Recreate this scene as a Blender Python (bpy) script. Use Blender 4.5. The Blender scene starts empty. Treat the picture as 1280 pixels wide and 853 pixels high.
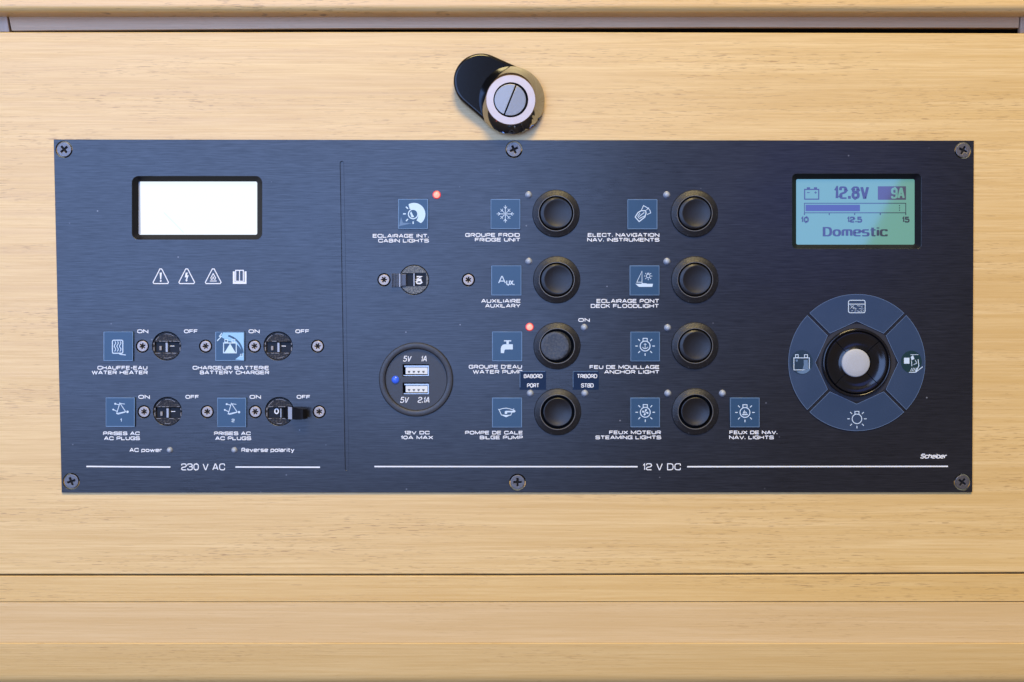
import bpy, bmesh, math, random
from mathutils import Vector, Matrix
random.seed(7)
sc = bpy.context.scene
COL = sc.collection
R = math.radians

# ------------------------------------------------------------------ camera
S = 0.0004                       # metres per photograph pixel on the cabinet front
D = 0.55                         # camera distance
PITCH = R(1.9)
PW, PHT = 1280.0, 853.0
cam_d = bpy.data.cameras.new("camera")
cam_d.sensor_width = 36.0
cam_d.lens = 36.0 * D / (PW * S)
cam_d.clip_start = 0.01
cam_d.clip_end = 50
cam = bpy.data.objects.new("camera", cam_d)
CAM = Vector((0, -D * math.cos(PITCH), D * math.sin(PITCH)))
cam.location = CAM
cam.rotation_euler = (R(90) - PITCH, 0, 0)
COL.objects.link(cam)
sc.camera = cam
F_PX = D / S

def ray(px, py):
    x, y = (px - PW / 2) / F_PX, -(py - PHT / 2) / F_PX
    c, s = math.cos(PITCH), math.sin(PITCH)
    fwd, up = Vector((0, c, -s)), Vector((0, s, c))
    return Vector((x, 0, 0)) + fwd + up * y

def P(px, py, h=0.0):
    """(x, z) on the plane h metres in front of the cabinet front"""
    d = ray(px, py)
    t = (-h - CAM.y) / d.y
    p = CAM + d * t
    return (p.x, p.z)

# ------------------------------------------------------------------ world, lamps, exposure
w = bpy.data.worlds.new("World"); sc.world = w; w.use_nodes = True
nt = w.node_tree; bg = nt.nodes["Background"]
tcw = nt.nodes.new("ShaderNodeTexCoord"); sep = nt.nodes.new("ShaderNodeSeparateXYZ")
rmp = nt.nodes.new("ShaderNodeValToRGB"); mr = nt.nodes.new("ShaderNodeMapRange")
nt.links.new(tcw.outputs["Generated"], sep.inputs[0])
nt.links.new(sep.outputs["Z"], mr.inputs[0]); mr.inputs[1].default_value = -1; mr.inputs[2].default_value = 1
nt.links.new(mr.outputs[0], rmp.inputs[0]); nt.links.new(rmp.outputs[0], bg.inputs[0])
e = rmp.color_ramp.elements
e[0].position = 0.25; e[0].color = (1.05, 0.70, 0.32, 1)
e[1].position = 0.60; e[1].color = (0.36, 0.34, 0.31, 1)
bg.inputs[1].default_value = 0.20

def area(name, loc, target, size, sizey, color, power, roll=0):
    l = bpy.data.lights.new(name, 'AREA'); l.shape = 'RECTANGLE'
    l.size = size; l.size_y = sizey; l.color = color; l.energy = power
    o = bpy.data.objects.new(name, l); COL.objects.link(o)
    o.location = loc
    q = (Vector(target) - Vector(loc)).to_track_quat('-Z', 'Y')
    o.rotation_euler = (q.to_matrix() @ Matrix.Rotation(roll, 3, 'Z')).to_euler()
    return o
# cool daylight from a cabin window on the left, warm cabin light from the upper right
area("window_light", (-0.44, -1.00, 0.22), (-0.06, 0, 0.0), 1.22, 0.88, (0.295, 0.485, 1.0), 19.5)
area("cabin_light", (0.25, -2.35, 2.80), (0.05, 0, -0.05), 1.3, 1.0, (1.0, 0.77, 0.34), 166.0)
sc.view_settings.view_transform = 'Standard'
sc.view_settings.look = 'None'
sc.view_settings.exposure = 0.0
sc.view_settings.gamma = 1.0
sc.view_settings.use_curve_mapping = False

def mirror(px, py, h, dist):
    """where a ray of the camera lands after reflecting at a flat pane h in front of the cabinet, dist from it"""
    x, z = P(px, py, h)
    p = Vector((x, -h, z)); d = (p - CAM).normalized(); d.y = -d.y
    return p + d * (dist / -d.y)
_a = mirror(1114, 248, 0, 0.62); _b = mirror(1084, 306, 0, 0.62)
_u = (_a - _b).normalized(); _n = Vector((-_u.z, 0, _u.x))
_c = (_a + _b) / 2 + _n * 0.085 if _n.x < 0 else (_a + _b) / 2 - _n * 0.085
tl = bpy.data.lights.new("blue_reflection_lamp", 'AREA'); tl.shape = 'RECTANGLE'; tl.size = 0.17; tl.size_y = 0.20  # unseen blue lamp, added so its mirror image tints the LCD pane
tl.color = (0.12, 0.22, 1.0); tl.energy = 0.17
to = bpy.data.objects.new("blue_reflection_lamp", tl); COL.objects.link(to); to.location = _c
_y = _u; _z = Vector((0, -1, 0)); _x = _y.cross(_z)
to.rotation_euler = Matrix((_x, _y, _z)).transposed().to_euler()

# ------------------------------------------------------------------ materials
def nodes(m):
    m.use_nodes = True
    return m.node_tree, m.node_tree.nodes["Principled BSDF"]

def plain(name, col, rough=0.5, metal=0.0, spec=0.5, emit=None, es=0.0, coat=0.0, coat_r=0.05, coat_ior=1.5, mottle=0.0, mscale=300.0, bump=0.0):
    m = bpy.data.materials.new(name); t, b = nodes(m)
    b.inputs["Base Color"].default_value = (*col, 1)
    b.inputs["Roughness"].default_value = rough
    b.inputs["Metallic"].default_value = metal
    b.inputs["Specular IOR Level"].default_value = spec
    if emit:
        b.inputs["Emission Color"].default_value = (*emit, 1); b.inputs["Emission Strength"].default_value = es
    if coat:
        b.inputs["Coat Weight"].default_value = coat; b.inputs["Coat Roughness"].default_value = coat_r
        b.inputs["Coat IOR"].default_value = coat_ior
    if mottle or bump:
        tc = t.nodes.new("ShaderNodeTexCoord"); n = t.nodes.new("ShaderNodeTexNoise")
        n.inputs["Scale"].default_value = mscale; n.inputs["Detail"].default_value = 4
        t.links.new(tc.outputs["Object"], n.inputs["Vector"])
        if mottle:
            r = t.nodes.new("ShaderNodeMapRange"); r.inputs[1].default_value = 0.3; r.inputs[2].default_value = 0.7
            r.inputs[3].default_value = max(0.02, rough - mottle); r.inputs[4].default_value = min(1, rough + mottle)
            t.links.new(n.outputs["Fac"], r.inputs[0]); t.links.new(r.outputs[0], b.inputs["Roughness"])
        if bump:
            bp = t.nodes.new("ShaderNodeBump"); bp.inputs["Strength"].default_value = bump
            bp.inputs["Distance"].default_value = 0.0002
            t.links.new(n.outputs["Fac"], bp.inputs["Height"]); t.links.new(bp.outputs[0], b.inputs["Normal"])
    return m

def wood(name, base, dark, light, pore=(0.34, 0.20, 0.075), seed=0.0, vertical=False, rough=0.42, pores=1.0, contrast=1.0, spec=0.65):
    m = bpy.data.materials.new(name); t, b = nodes(m)
    N, L = t.nodes, t.links
    tc = N.new("ShaderNodeTexCoord")
    def noise(sx, sz, detail=3.0, off=0.0, rgh=0.55, dist=0.0):
        mp = N.new("ShaderNodeMapping")
        if vertical: sx, sz = sz, sx
        mp.inputs["Scale"].default_value = (sx, min(sx, sz), sz)
        mp.inputs["Location"].default_value = (seed + off, off * 0.7, seed * 1.7 + off)
        L.new(tc.outputs["Object"], mp.inputs["Vector"])
        n = N.new("ShaderNodeTexNoise"); n.inputs["Scale"].default_value = 1
        n.inputs["Detail"].default_value = detail; n.inputs["Roughness"].default_value = rgh
        n.inputs["Distortion"].default_value = dist
        L.new(mp.outputs[0], n.inputs["Vector"]); return n.outputs["Fac"]
    def ramp(src, a, c):
        r = N.new("ShaderNodeMapRange"); r.inputs[1].default_value = a; r.inputs[2].default_value = c
        L.new(src, r.inputs[0]); return r.outputs[0]
    def mix(f, c1, c2):
        x = N.new("ShaderNodeMix"); x.data_type = 'RGBA'
        if isinstance(f, float): x.inputs["Factor"].default_value = f
        else: L.new(f, x.inputs["Factor"])
        for c, k in ((c1, "A"), (c2, "B")):
            i = [q for q in x.inputs if q.name == k and q.type == 'RGBA'][0]
            if isinstance(c, tuple): i.default_value = (*c, 1)
            else: L.new(c, i)
        return [q for q in x.outputs if q.type == 'RGBA'][0]
    def mul(a, k):
        x = N.new("ShaderNodeMath"); x.operation = 'MULTIPLY'; L.new(a, x.inputs[0])
        if isinstance(k, float): x.inputs[1].default_value = k
        else: L.new(k, x.inputs[1])
        return x.outputs[0]
    broad = ramp(noise(1.1, 42, 4, 3.1, 0.55, 0.08), 0.34, 0.66)
    mid = ramp(noise(4, 230, 5, 8.7, 0.65, 0.08), 0.36, 0.66)
    fine = ramp(noise(26, 1300, 5, 15.3, 0.7), 0.38, 0.64)
    c = mix(mul(broad, 0.78 * contrast), base, dark)
    c = mix(mul(mid, 0.70 * contrast), c, light)
    c = mix(mul(fine, 0.70 * contrast), c, dark)
    # short pores: thin dashes, denser in some bands
    dash = ramp(noise(150, 2500, 2, 21.9, 0.5), 0.60, 0.67)
    where = ramp(noise(9, 70, 3, 27.5, 0.5), 0.44, 0.62)
    c = mix(mul(mul(dash, where), 0.75 * pores), c, pore)
    dash2 = ramp(noise(90, 1700, 2, 33.0, 0.5), 0.69, 0.75)
    c = mix(mul(dash2, 0.6 * pores), c, pore)
    L.new(c, b.inputs["Base Color"])
    b.inputs["Specular IOR Level"].default_value = spec
    rr = N.new("ShaderNodeMapRange"); rr.inputs[3].default_value = rough - 0.05; rr.inputs[4].default_value = rough + 0.08
    L.new(mid, rr.inputs[0]); L.new(rr.outputs[0], b.inputs["Roughness"])
    bp = N.new("ShaderNodeBump"); bp.inputs["Strength"].default_value = 0.25; bp.inputs["Distance"].default_value = 0.0001
    L.new(fine, bp.inputs["Height"]); L.new(bp.outputs[0], b.inputs["Normal"])
    return m

def brushed(name, col, col2, rough):
    """dark anodised sheet with horizontal brushing, dust specks and a few scratches"""
    m = bpy.data.materials.new(name); t, b = nodes(m); N, L = t.nodes, t.links
    tc = N.new("ShaderNodeTexCoord")
    def noise(sx, sz, detail, off):
        mp = N.new("ShaderNodeMapping"); mp.inputs["Scale"].default_value = (sx, sx, sz)
        mp.inputs["Location"].default_value = (off, off, off)
        L.new(tc.outputs["Object"], mp.inputs["Vector"])
        n = N.new("ShaderNodeTexNoise"); n.inputs["Scale"].default_value = 1; n.inputs["Detail"].default_value = detail
        L.new(mp.outputs[0], n.inputs["Vector"]); return n.outputs["Fac"]
    def ramp(src, a, c, lo=0.0, hi=1.0):
        r = N.new("ShaderNodeMapRange"); r.inputs[1].default_value = a; r.inputs[2].default_value = c
        r.inputs[3].default_value = lo; r.inputs[4].default_value = hi
        L.new(src, r.inputs[0]); return r.outputs[0]
    br = noise(130, 2100, 4, 2.0); br2 = noise(40, 3000, 3, 9.0); sm = noise(16, 22, 4, 5.0)
    add = N.new("ShaderNodeMath"); add.operation = 'ADD'; L.new(br, add.inputs[0]); L.new(br2, add.inputs[1])
    streak = ramp(add.outputs[0], 0.72, 1.28)
    mx = N.new("ShaderNodeMix"); mx.data_type = 'RGBA'; L.new(streak, mx.inputs["Factor"])
    A = [q for q in mx.inputs if q.type == 'RGBA']; A[0].default_value = (*col, 1); A[1].default_value = (*col2, 1)
    out = [q for q in mx.outputs if q.type == 'RGBA'][0]
    # dust specks
    mp = N.new("ShaderNodeMapping"); mp.inputs["Scale"].default_value = (150, 150, 150); L.new(tc.outputs["Object"], mp.inputs["Vector"])
    vo = N.new("ShaderNodeTexVoronoi"); vo.inputs["Scale"].default_value = 1; L.new(mp.outputs[0], vo.inputs["Vector"])
    d = ramp(vo.outputs["Distance"], 0.03, 0.075, 1, 0)
    sp = N.new("ShaderNodeSeparateColor"); L.new(vo.outputs["Color"], sp.inputs[0])
    pick = ramp(sp.outputs[0], 0.84, 1.05)
    mu = N.new("ShaderNodeMath"); mu.operation = 'MULTIPLY'; L.new(d, mu.inputs[0]); L.new(pick, mu.inputs[1])
    m2 = N.new("ShaderNodeMix"); m2.data_type = 'RGBA'; L.new(mu.outputs[0], m2.inputs["Factor"])
    A = [q for q in m2.inputs if q.type == 'RGBA']; L.new(out, A[0]); A[1].default_value = (0.26, 0.27, 0.31, 1)
    L.new([q for q in m2.outputs if q.type == 'RGBA'][0], b.inputs["Base Color"])
    ra = N.new("ShaderNodeMath"); ra.operation = 'ADD'
    L.new(ramp(sm, 0.3, 0.7, rough - 0.03, rough + 0.03), ra.inputs[0]); L.new(ramp(streak, 0, 1, -0.012, 0.012), ra.inputs[1])
    L.new(ra.outputs[0], b.inputs["Roughness"])
    L.new(ramp(streak, 0, 1, 0.46, 0.70), b.inputs["Specular IOR Level"])
    bp = N.new("ShaderNodeBump"); bp.inputs["Strength"].default_value = 0.12; bp.inputs["Distance"].default_value = 0.00005
    L.new(streak, bp.inputs["Height"]); L.new(bp.outputs[0], b.inputs["Normal"])
    return m

def gritty(name, c1, c2, scale, lo, hi, rough, spec):
    m = plain(name, c1, rough, spec=spec, mottle=0.12, mscale=scale, bump=0.7); t, b = nodes(m)
    n = [q for q in t.nodes if q.type == 'TEX_NOISE'][0]; n.inputs["Detail"].default_value = 6
    r = t.nodes.new("ShaderNodeMapRange"); r.inputs[1].default_value = lo; r.inputs[2].default_value = hi
    x = t.nodes.new("ShaderNodeMix"); x.data_type = 'RGBA'; A = [q for q in x.inputs if q.type == 'RGBA']
    A[0].default_value = (*c1, 1); A[1].default_value = (*c2, 1)
    t.links.new(n.outputs["Fac"], r.inputs[0]); t.links.new(r.outputs[0], x.inputs["Factor"])
    t.links.new([q for q in x.outputs if q.type == 'RGBA'][0], b.inputs["Base Color"]); return m
M = {}
M['wood'] = wood("oak_veneer", (0.695, 0.482, 0.200), (0.560, 0.358, 0.125), (0.745, 0.545, 0.262))
M['wood_low'] = wood("oak_lower", (0.66, 0.440, 0.165), (0.56, 0.350, 0.115), (0.69, 0.485, 0.205), seed=4.3)
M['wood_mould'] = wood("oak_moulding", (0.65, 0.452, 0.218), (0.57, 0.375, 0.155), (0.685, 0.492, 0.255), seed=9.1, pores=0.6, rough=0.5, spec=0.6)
M['wood_lip'] = wood("oak_lip", (0.60, 0.415, 0.175), (0.52, 0.335, 0.12), (0.64, 0.46, 0.21), seed=29.4, pores=0.7, rough=0.5, spec=0.6)
M['wood_edge'] = wood("oak_counter", (0.74, 0.50, 0.20), (0.64, 0.39, 0.13), (0.78, 0.55, 0.26), seed=13.7, rough=0.35, pores=1.3)
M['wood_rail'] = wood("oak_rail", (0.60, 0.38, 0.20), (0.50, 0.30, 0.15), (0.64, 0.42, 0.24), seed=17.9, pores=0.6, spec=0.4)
M['wood_end'] = wood("oak_stile", (0.52, 0.37, 0.25), (0.44, 0.30, 0.19), (0.57, 0.42, 0.30), seed=23.0, vertical=True, pores=0.4, spec=0.4)
M['void'] = plain("dark_inside", (0.012, 0.010, 0.009), 0.9, spec=0.1)
M['plate'] = brushed("brushed_black", (0.0085, 0.009, 0.012), (0.0145, 0.015, 0.020), 0.30)
M['paint'] = plain("white_print", (0.70, 0.71, 0.72), 0.55)
M['print_icon'] = plain("icon_print", (0.50, 0.60, 0.69), 0.45)
M['black'] = plain("black_plastic", (0.012, 0.012, 0.014), 0.34, mottle=0.1, mscale=900)
M['gloss_black'] = plain("gloss_black", (0.007, 0.007, 0.009), 0.16, mottle=0.06, mscale=250)
M['bezel'] = plain("bezel_black", (0.009, 0.009, 0.012), 0.38, spec=0.22)
M['rubber'] = gritty('black_rubber', (0.009, 0.0095, 0.012), (0.11, 0.11, 0.12), 1700, 0.64, 0.78, 0.46, 0.42)
M['cap'] = plain("button_cap", (0.009, 0.009, 0.011), 0.40, mottle=0.06, mscale=1400, bump=0.1, spec=0.40)
M['lock_black'] = plain("lock_black", (0.006, 0.006, 0.007), 0.16, spec=0.35)
M['cap_dusty'] = gritty('dusty_cap', (0.020, 0.024, 0.032), (0.06, 0.065, 0.075), 900, 0.4, 0.7, 0.5, 0.5)
M['rim'] = plain("button_rim_glint", (0.11, 0.105, 0.10), 0.35)  # light caught by the inner edge, put into a paler grey

M['grey_plastic'] = gritty('grey_breaker_body', (0.055, 0.06, 0.065), (0.20, 0.21, 0.21), 1300, 0.42, 0.68, 0.5, 0.4)
M['bakelite'] = gritty('breaker_body', (0.009, 0.007, 0.006), (0.085, 0.078, 0.074), 1100, 0.47, 0.72, 0.5, 0.25)
M['lever'] = plain("toggle_plastic", (0.008, 0.008, 0.010), 0.40, spec=0.18)
M['lever_edge'] = plain("toggle_edge", (0.30, 0.33, 0.40), 0.30)
M['steel'] = plain("screw_steel", (0.36, 0.31, 0.28), 0.50, metal=0.7, mottle=0.15, mscale=1800, bump=0.35)
M['dark_steel'] = plain("dark_screw", (0.16, 0.15, 0.15), 0.46, metal=0.8, mottle=0.15, mscale=1500, bump=0.4)
M['recess'] = plain("recess_black", (0.006, 0.006, 0.007), 0.7, spec=0.2)
M['chrome'] = plain("chrome", (0.36, 0.39, 0.45), 0.06, metal=1.0)
M['satin'] = plain("satin_nickel", (0.46, 0.38, 0.34), 0.50, metal=1.0, mottle=0.03, mscale=300)
M['plug'] = plain("lock_plug", (0.27, 0.26, 0.25), 0.44, metal=0.9, mottle=0.06, mscale=2600, bump=0.3)
M['tile'] = plain("blue_tile", (0.026, 0.064, 0.125), 0.30, spec=0.35)
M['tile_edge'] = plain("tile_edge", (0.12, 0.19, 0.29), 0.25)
M['sticker'] = plain("sticker_blue", (0.007, 0.018, 0.050), 0.40, spec=0.15)
M['film'] = plain("film_shine", (0.24, 0.43, 0.57), 0.2)  # peeled film whose shine is put into an opaque pale blue
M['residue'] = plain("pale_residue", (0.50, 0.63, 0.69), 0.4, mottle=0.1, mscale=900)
M['smear'] = plain("pale_smear", (0.10, 0.165, 0.26), 0.4)
M['segment'] = plain("segment_blue", (0.023, 0.044, 0.090), 0.32, mottle=0.05, mscale=60, spec=0.7)
M['segment_edge'] = plain("segment_edge", (0.10, 0.15, 0.25), 0.3)
M['dot_dark'] = plain("dark_badge", (0.02, 0.04, 0.07), 0.2)
M['dot_green'] = plain("worn_badge", (0.012, 0.035, 0.042), 0.18, mottle=0.1, mscale=800)
M['grey_dome'] = plain("grey_button", (0.36, 0.37, 0.39), 0.55, mottle=0.08, mscale=900)
M['led_off'] = plain("clear_lens", (0.30, 0.34, 0.40), 0.30, spec=0.5, mottle=0.1, mscale=2500)
M['led_ring'] = plain("lens_socket", (0.14, 0.15, 0.18), 0.3)
M['led_red'] = plain("lit_red_lens", (0.5, 0.05, 0.04), 0.3, emit=(1.0, 0.34, 0.28), es=1.5)
M['led_halo'] = plain("red_bloom_rim", (0.5, 0.03, 0.03), 0.4, emit=(1.0, 0.04, 0.05), es=0.32)  # red bloom around the lit lens, made as a glowing rim
M['led_blue'] = plain("lit_blue_lens", (0.03, 0.08, 0.5), 0.2, emit=(0.04, 0.14, 0.80), es=0.40)
M['usb_metal'] = plain("usb_shell", (0.42, 0.40, 0.37), 0.3, metal=0.9)
M['usb_white'] = plain("usb_tongue", (0.62, 0.63, 0.60), 0.45)
M['usb_contact'] = plain("usb_contact", (0.10, 0.09, 0.07), 0.4)
M['usb_face'] = plain("usb_face", (0.030, 0.031, 0.036), 0.45, mottle=0.08, mscale=1200, bump=0.1)
M['blank'] = plain("blank_screen", (0.12, 0.12, 0.12), 0.25, emit=(0.94, 1.0, 0.97), es=0.83)
M['blank_edge'] = plain("screen_edge", (0.30, 0.30, 0.30), 0.4)
M['scratch'] = plain("screen_scratch", (0.12, 0.12, 0.12), 0.3, emit=(0.72, 0.88, 0.80), es=0.80)
LC = dict(coat=1.0, coat_r=0.06, coat_ior=2.5)
M['lcd'] = plain("lcd_backlit", (0.05, 0.09, 0.07), 0.5, emit=(0.12, 0.37, 0.30), es=0.85, **LC)
M['lcd_ink'] = plain("lcd_ink", (0.015, 0.02, 0.03), 0.5, emit=(0.02, 0.03, 0.05), es=0.5, **LC)
M['lcd_box'] = plain("lcd_box", (0.03, 0.03, 0.05), 0.5, emit=(0.05, 0.055, 0.09), es=0.6, **LC)
M['lcd_bar'] = plain("lcd_bar", (0.02, 0.03, 0.07), 0.5, emit=(0.03, 0.05, 0.16), es=0.8, **LC)

# ------------------------------------------------------------------ builders
ORG = {}
def link(name, me, mat, parent=None, origin=(0, 0, 0), label=None, smooth=None):
    """links one mesh whose vertices are in world metres; its origin is moved to origin"""
    o = bpy.data.objects.new(name, me); COL.objects.link(o)
    org = Vector(origin)
    me.transform(Matrix.Translation(-org))
    base = ORG[parent.name] if parent else Vector((0, 0, 0))
    o.parent = parent
    o.location = org - base
    ORG[o.name] = org
    if mat is not None:
        for mm in (mat if isinstance(mat, (list, tuple)) else [mat]): me.materials.append(mm)
    if smooth is not None:
        for p in me.polygons: p.use_smooth = True
        me.set_sharp_from_angle(angle=R(smooth))
    if label: o['label'] = label
    return o

def bm_mesh(bm, name="mesh"):
    me = bpy.data.meshes.new(name); bm.to_mesh(me); bm.free(); return me

def empty(name, origin, label, cat, parent=None):
    o = bpy.data.objects.new(name, None); COL.objects.link(o)
    o.empty_display_size = 0.01
    base = ORG[parent.name] if parent else Vector((0, 0, 0))
    o.parent = parent; o.location = Vector(origin) - base; ORG[o.name] = Vector(origin)
    if label: o['label'] = label
    if cat: o['category'] = cat
    return o

def tag(o, label, cat, group=None):
    o['label'] = label; o['category'] = cat
    if group: o['group'] = group
    return o

def shape(polys, h0, h1, bevel=0.0):
    """filled outline (first polygon, the others are holes) from h0 to h1; returns a mesh"""
    cu = bpy.data.curves.new("outline", 'CURVE'); cu.dimensions = '2D'; cu.fill_mode = 'BOTH'
    for pl in polys:
        s = cu.splines.new('POLY'); s.points.add(len(pl) - 1)
        for q, (x, z) in zip(s.points, pl): q.co = (x, z, 0, 1)
        s.use_cyclic_u = True
    half = (h1 - h0) / 2
    cu.extrude = max(half - bevel, 0.0)
    if bevel: cu.bevel_depth = bevel; cu.bevel_resolution = 1 if bevel < 0.001 else 4; cu.offset = -bevel
    ob = bpy.data.objects.new("outline", cu); COL.objects.link(ob)
    dg = bpy.context.evaluated_depsgraph_get()
    me = bpy.data.meshes.new_from_object(ob.evaluated_get(dg))
    bpy.data.objects.remove(ob); bpy.data.curves.remove(cu)
    me.transform(Matrix.Translation((0, -(h0 + h1) / 2, 0)) @ Matrix.Rotation(R(90), 4, 'X'))
    me.materials.clear()
    return me

def lathe_bm(bm, c, prof, n=64, cap_last=True, dx=None, mats=None):
    """c = (x, z); prof = [(radius, h, ...)]; dx = optional (dx, dz) per ring"""
    rings = []
    for k, (r, h) in enumerate(prof):
        ox, oz = dx[k] if dx else (0, 0)
        if r <= 1e-7:
            rings.append([bm.verts.new((c[0] + ox, -h, c[1] + oz))])
        else:
            rings.append([bm.verts.new((c[0] + ox + r * math.cos(2 * math.pi * i / n), -h, c[1] + oz + r * math.sin(2 * math.pi * i / n))) for i in range(n)])
    for k in range(len(rings) - 1):
        a, b = rings[k], rings[k + 1]
        mi = mats[k] if mats else 0
        for i in range(n):
            j = (i + 1) % n
            if len(b) == 1: f = bm.faces.new((a[i], a[j], b[0]))
            elif len(a) == 1: f = bm.faces.new((a[0], b[j], b[i]))
            else: f = bm.faces.new((a[i], a[j], b[j], b[i]))
            f.material_index = mi
    if cap_last and len(rings[-1]) > 1:
        bm.faces.new(rings[-1]).material_index = mats[-1] if mats else 0
    return bm

def lathe(c, prof, **k):
    bm = bmesh.new(); lathe_bm(bm, c, prof, **k); return bm_mesh(bm)

def box_bm(bm, x0, x1, z0, z1, h0, h1, bevel=0.0, mi=0, rot=None):
    vs = [bm.verts.new((x, -h, z)) for x in (x0, x1) for h in (h0, h1) for z in (z0, z1)]
    idx = [(0, 1, 3, 2), (4, 6, 7, 5), (0, 4, 5, 1), (2, 3, 7, 6), (0, 2, 6, 4), (1, 5, 7, 3)]
    fs = [bm.faces.new([vs[i] for i in f]) for f in idx]
    for f in fs: f.material_index = mi
    if bevel:
        es = list({e for f in fs for e in f.edges})
        bmesh.ops.bevel(bm, geom=es, offset=bevel, segments=2, affect='EDGES', profile=0.6)
    if rot:
        c, ang = rot
        bmesh.ops.rotate(bm, verts=bm.verts, cent=c, matrix=Matrix.Rotation(ang, 3, 'Z'))
    bmesh.ops.recalc_face_normals(bm, faces=bm.faces)

def circle(c, r, n=48): return [(c[0] + r * math.cos(2 * math.pi * i / n), c[1] + r * math.sin(2 * math.pi * i / n)) for i in range(n)]

def quad_px(x0, y0, x1, y1, h): return [P(x0, y0, h), P(x1, y0, h), P(x1, y1, h), P(x0, y1, h)]

def rrect_px(x0, y0, x1, y1, r, h, n=7):
    out = []
    for cx, cy, a0 in ((x1 - r, y0 + r, -90), (x1 - r, y1 - r, 0), (x0 + r, y1 - r, 90), (x0 + r, y0 + r, 180)):
        for i in range(n):
            a = R(a0 + 90 * i / (n - 1)); out.append(P(cx + r * math.cos(a), cy + r * math.sin(a), h))
    return out

EPS = 0.00001
def ribbon(bm, pts, width, h, closed=False, mi=0):
    """flat printed stroke through photo points with mitred joints"""
    n = len(pts); L, Rr = [], []
    def nrm(a, b):
        dx, dy = b[0] - a[0], b[1] - a[1]; l = math.hypot(dx, dy) or 1; return (-dy / l, dx / l)
    for i in range(n):
        if closed: n1, n2 = nrm(pts[i - 1], pts[i]), nrm(pts[i], pts[(i + 1) % n])
        elif i == 0: n1 = n2 = nrm(pts[0], pts[1])
        elif i == n - 1: n1 = n2 = nrm(pts[-2], pts[-1])
        else: n1, n2 = nrm(pts[i - 1], pts[i]), nrm(pts[i], pts[i + 1])
        mx, my = n1[0] + n2[0], n1[1] + n2[1]; l = math.hypot(mx, my)
        if l < 0.3: mx, my, k = n1[0], n1[1], 1.0
        else:
            mx, my = mx / l, my / l; k = min(1 / max(mx * n1[0] + my * n1[1], 0.4), 2.2)
        o = width / 2 * k
        x, z = P(pts[i][0] + mx * o, pts[i][1] + my * o, h); L.append(bm.verts.new((x, -h, z)))
        x, z = P(pts[i][0] - mx * o, pts[i][1] - my * o, h); Rr.append(bm.verts.new((x, -h, z)))
    for i in range(n if closed else n - 1):
        j = (i + 1) % n
        f = bm.faces.new((L[i], L[j], Rr[j], Rr[i])); f.material_index = mi
        if f.normal.y > 0: f.normal_flip()

def fill(bm, pts, h, mi=0):
    f = bm.faces.new([bm.verts.new((P(x, y, h)[0], -h, P(x, y, h)[1])) for x, y in pts]); f.material_index = mi
    f.normal_update()
    if f.normal.y > 0: f.normal_flip()

def arc(cx, cy, r, a0, a1, n=16, ry=None):
    ry = ry or r
    return [(cx + r * math.cos(R(a0 + (a1 - a0) * i / (n - 1))), cy + ry * math.sin(R(a0 + (a1 - a0) * i / (n - 1)))) for i in range(n)]

class Ink:
    """collects printed strokes, areas and words; build() links them as one mesh"""
    def __init__(self, h): self.bm = bmesh.new(); self.h = h; self.k = 0
    def step(self): self.k += 1; return self.h + self.k * EPS * 0.6
    def line(self, pts, wd, closed=False): ribbon(self.bm, pts, wd, self.step(), closed); return self
    def area(self, pts): fill(self.bm, pts, self.step()); return self
    def disc(self, cx, cy, r): return self.area(arc(cx, cy, r, 0, 360 - 360 / 20, 20))
    def ring(self, cx, cy, r, wd): return self.line(arc(cx, cy, r, 0, 360 - 360 / 28, 28), wd, True)
    def rect(self, x0, y0, x1, y1): return self.area([(x0, y0), (x1, y0), (x1, y1), (x0, y1)])
    def frame(self, x0, y0, x1, y1, wd): return self.line([(x0, y0), (x1, y0), (x1, y1), (x0, y1)], wd, True)
    def word(self, text, x0, y0, x1, y1, bold=0.012, rot=0, shear=0.0):
        me = text_mesh(text, bold, shear)
        h = self.step()
        if rot == 90: me.transform(Matrix.Rotation(R(90), 4, 'Z'))
        xs = [v.co.x for v in me.vertices]; ys = [v.co.y for v in me.vertices]
        a, b, c, d = min(xs), max(xs), min(ys), max(ys)
        for v in me.vertices:
            px = x0 + (x1 - x0) * (v.co.x - a) / (b - a); py = y1 + (y0 - y1) * (v.co.y - c) / (d - c)
            x, z = P(px, py, h); v.co = (x, -h, z)
        self.bm.from_mesh(me); bpy.data.meshes.remove(me); return self
    def build(self, name, mat, parent, label=None):
        me = bm_mesh(self.bm)
        c = sum((v.co for v in me.vertices), Vector()) / max(1, len(me.vertices))
        return link(name, me, mat, parent, c, label)

def text_mesh(text, bold, shear=0.0):
    cu = bpy.data.curves.new("words", 'FONT'); cu.body = text; cu.offset = bold; cu.shear = shear
    cu.resolution_u = 4; cu.fill_mode = 'FRONT'
    ob = bpy.data.objects.new("words", cu); COL.objects.link(ob)
    dg = bpy.context.evaluated_depsgraph_get()
    me = bpy.data.meshes.new_from_object(ob.evaluated_get(dg))
    bpy.data.objects.remove(ob); bpy.data.curves.remove(cu); me.materials.clear()
    return me

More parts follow.
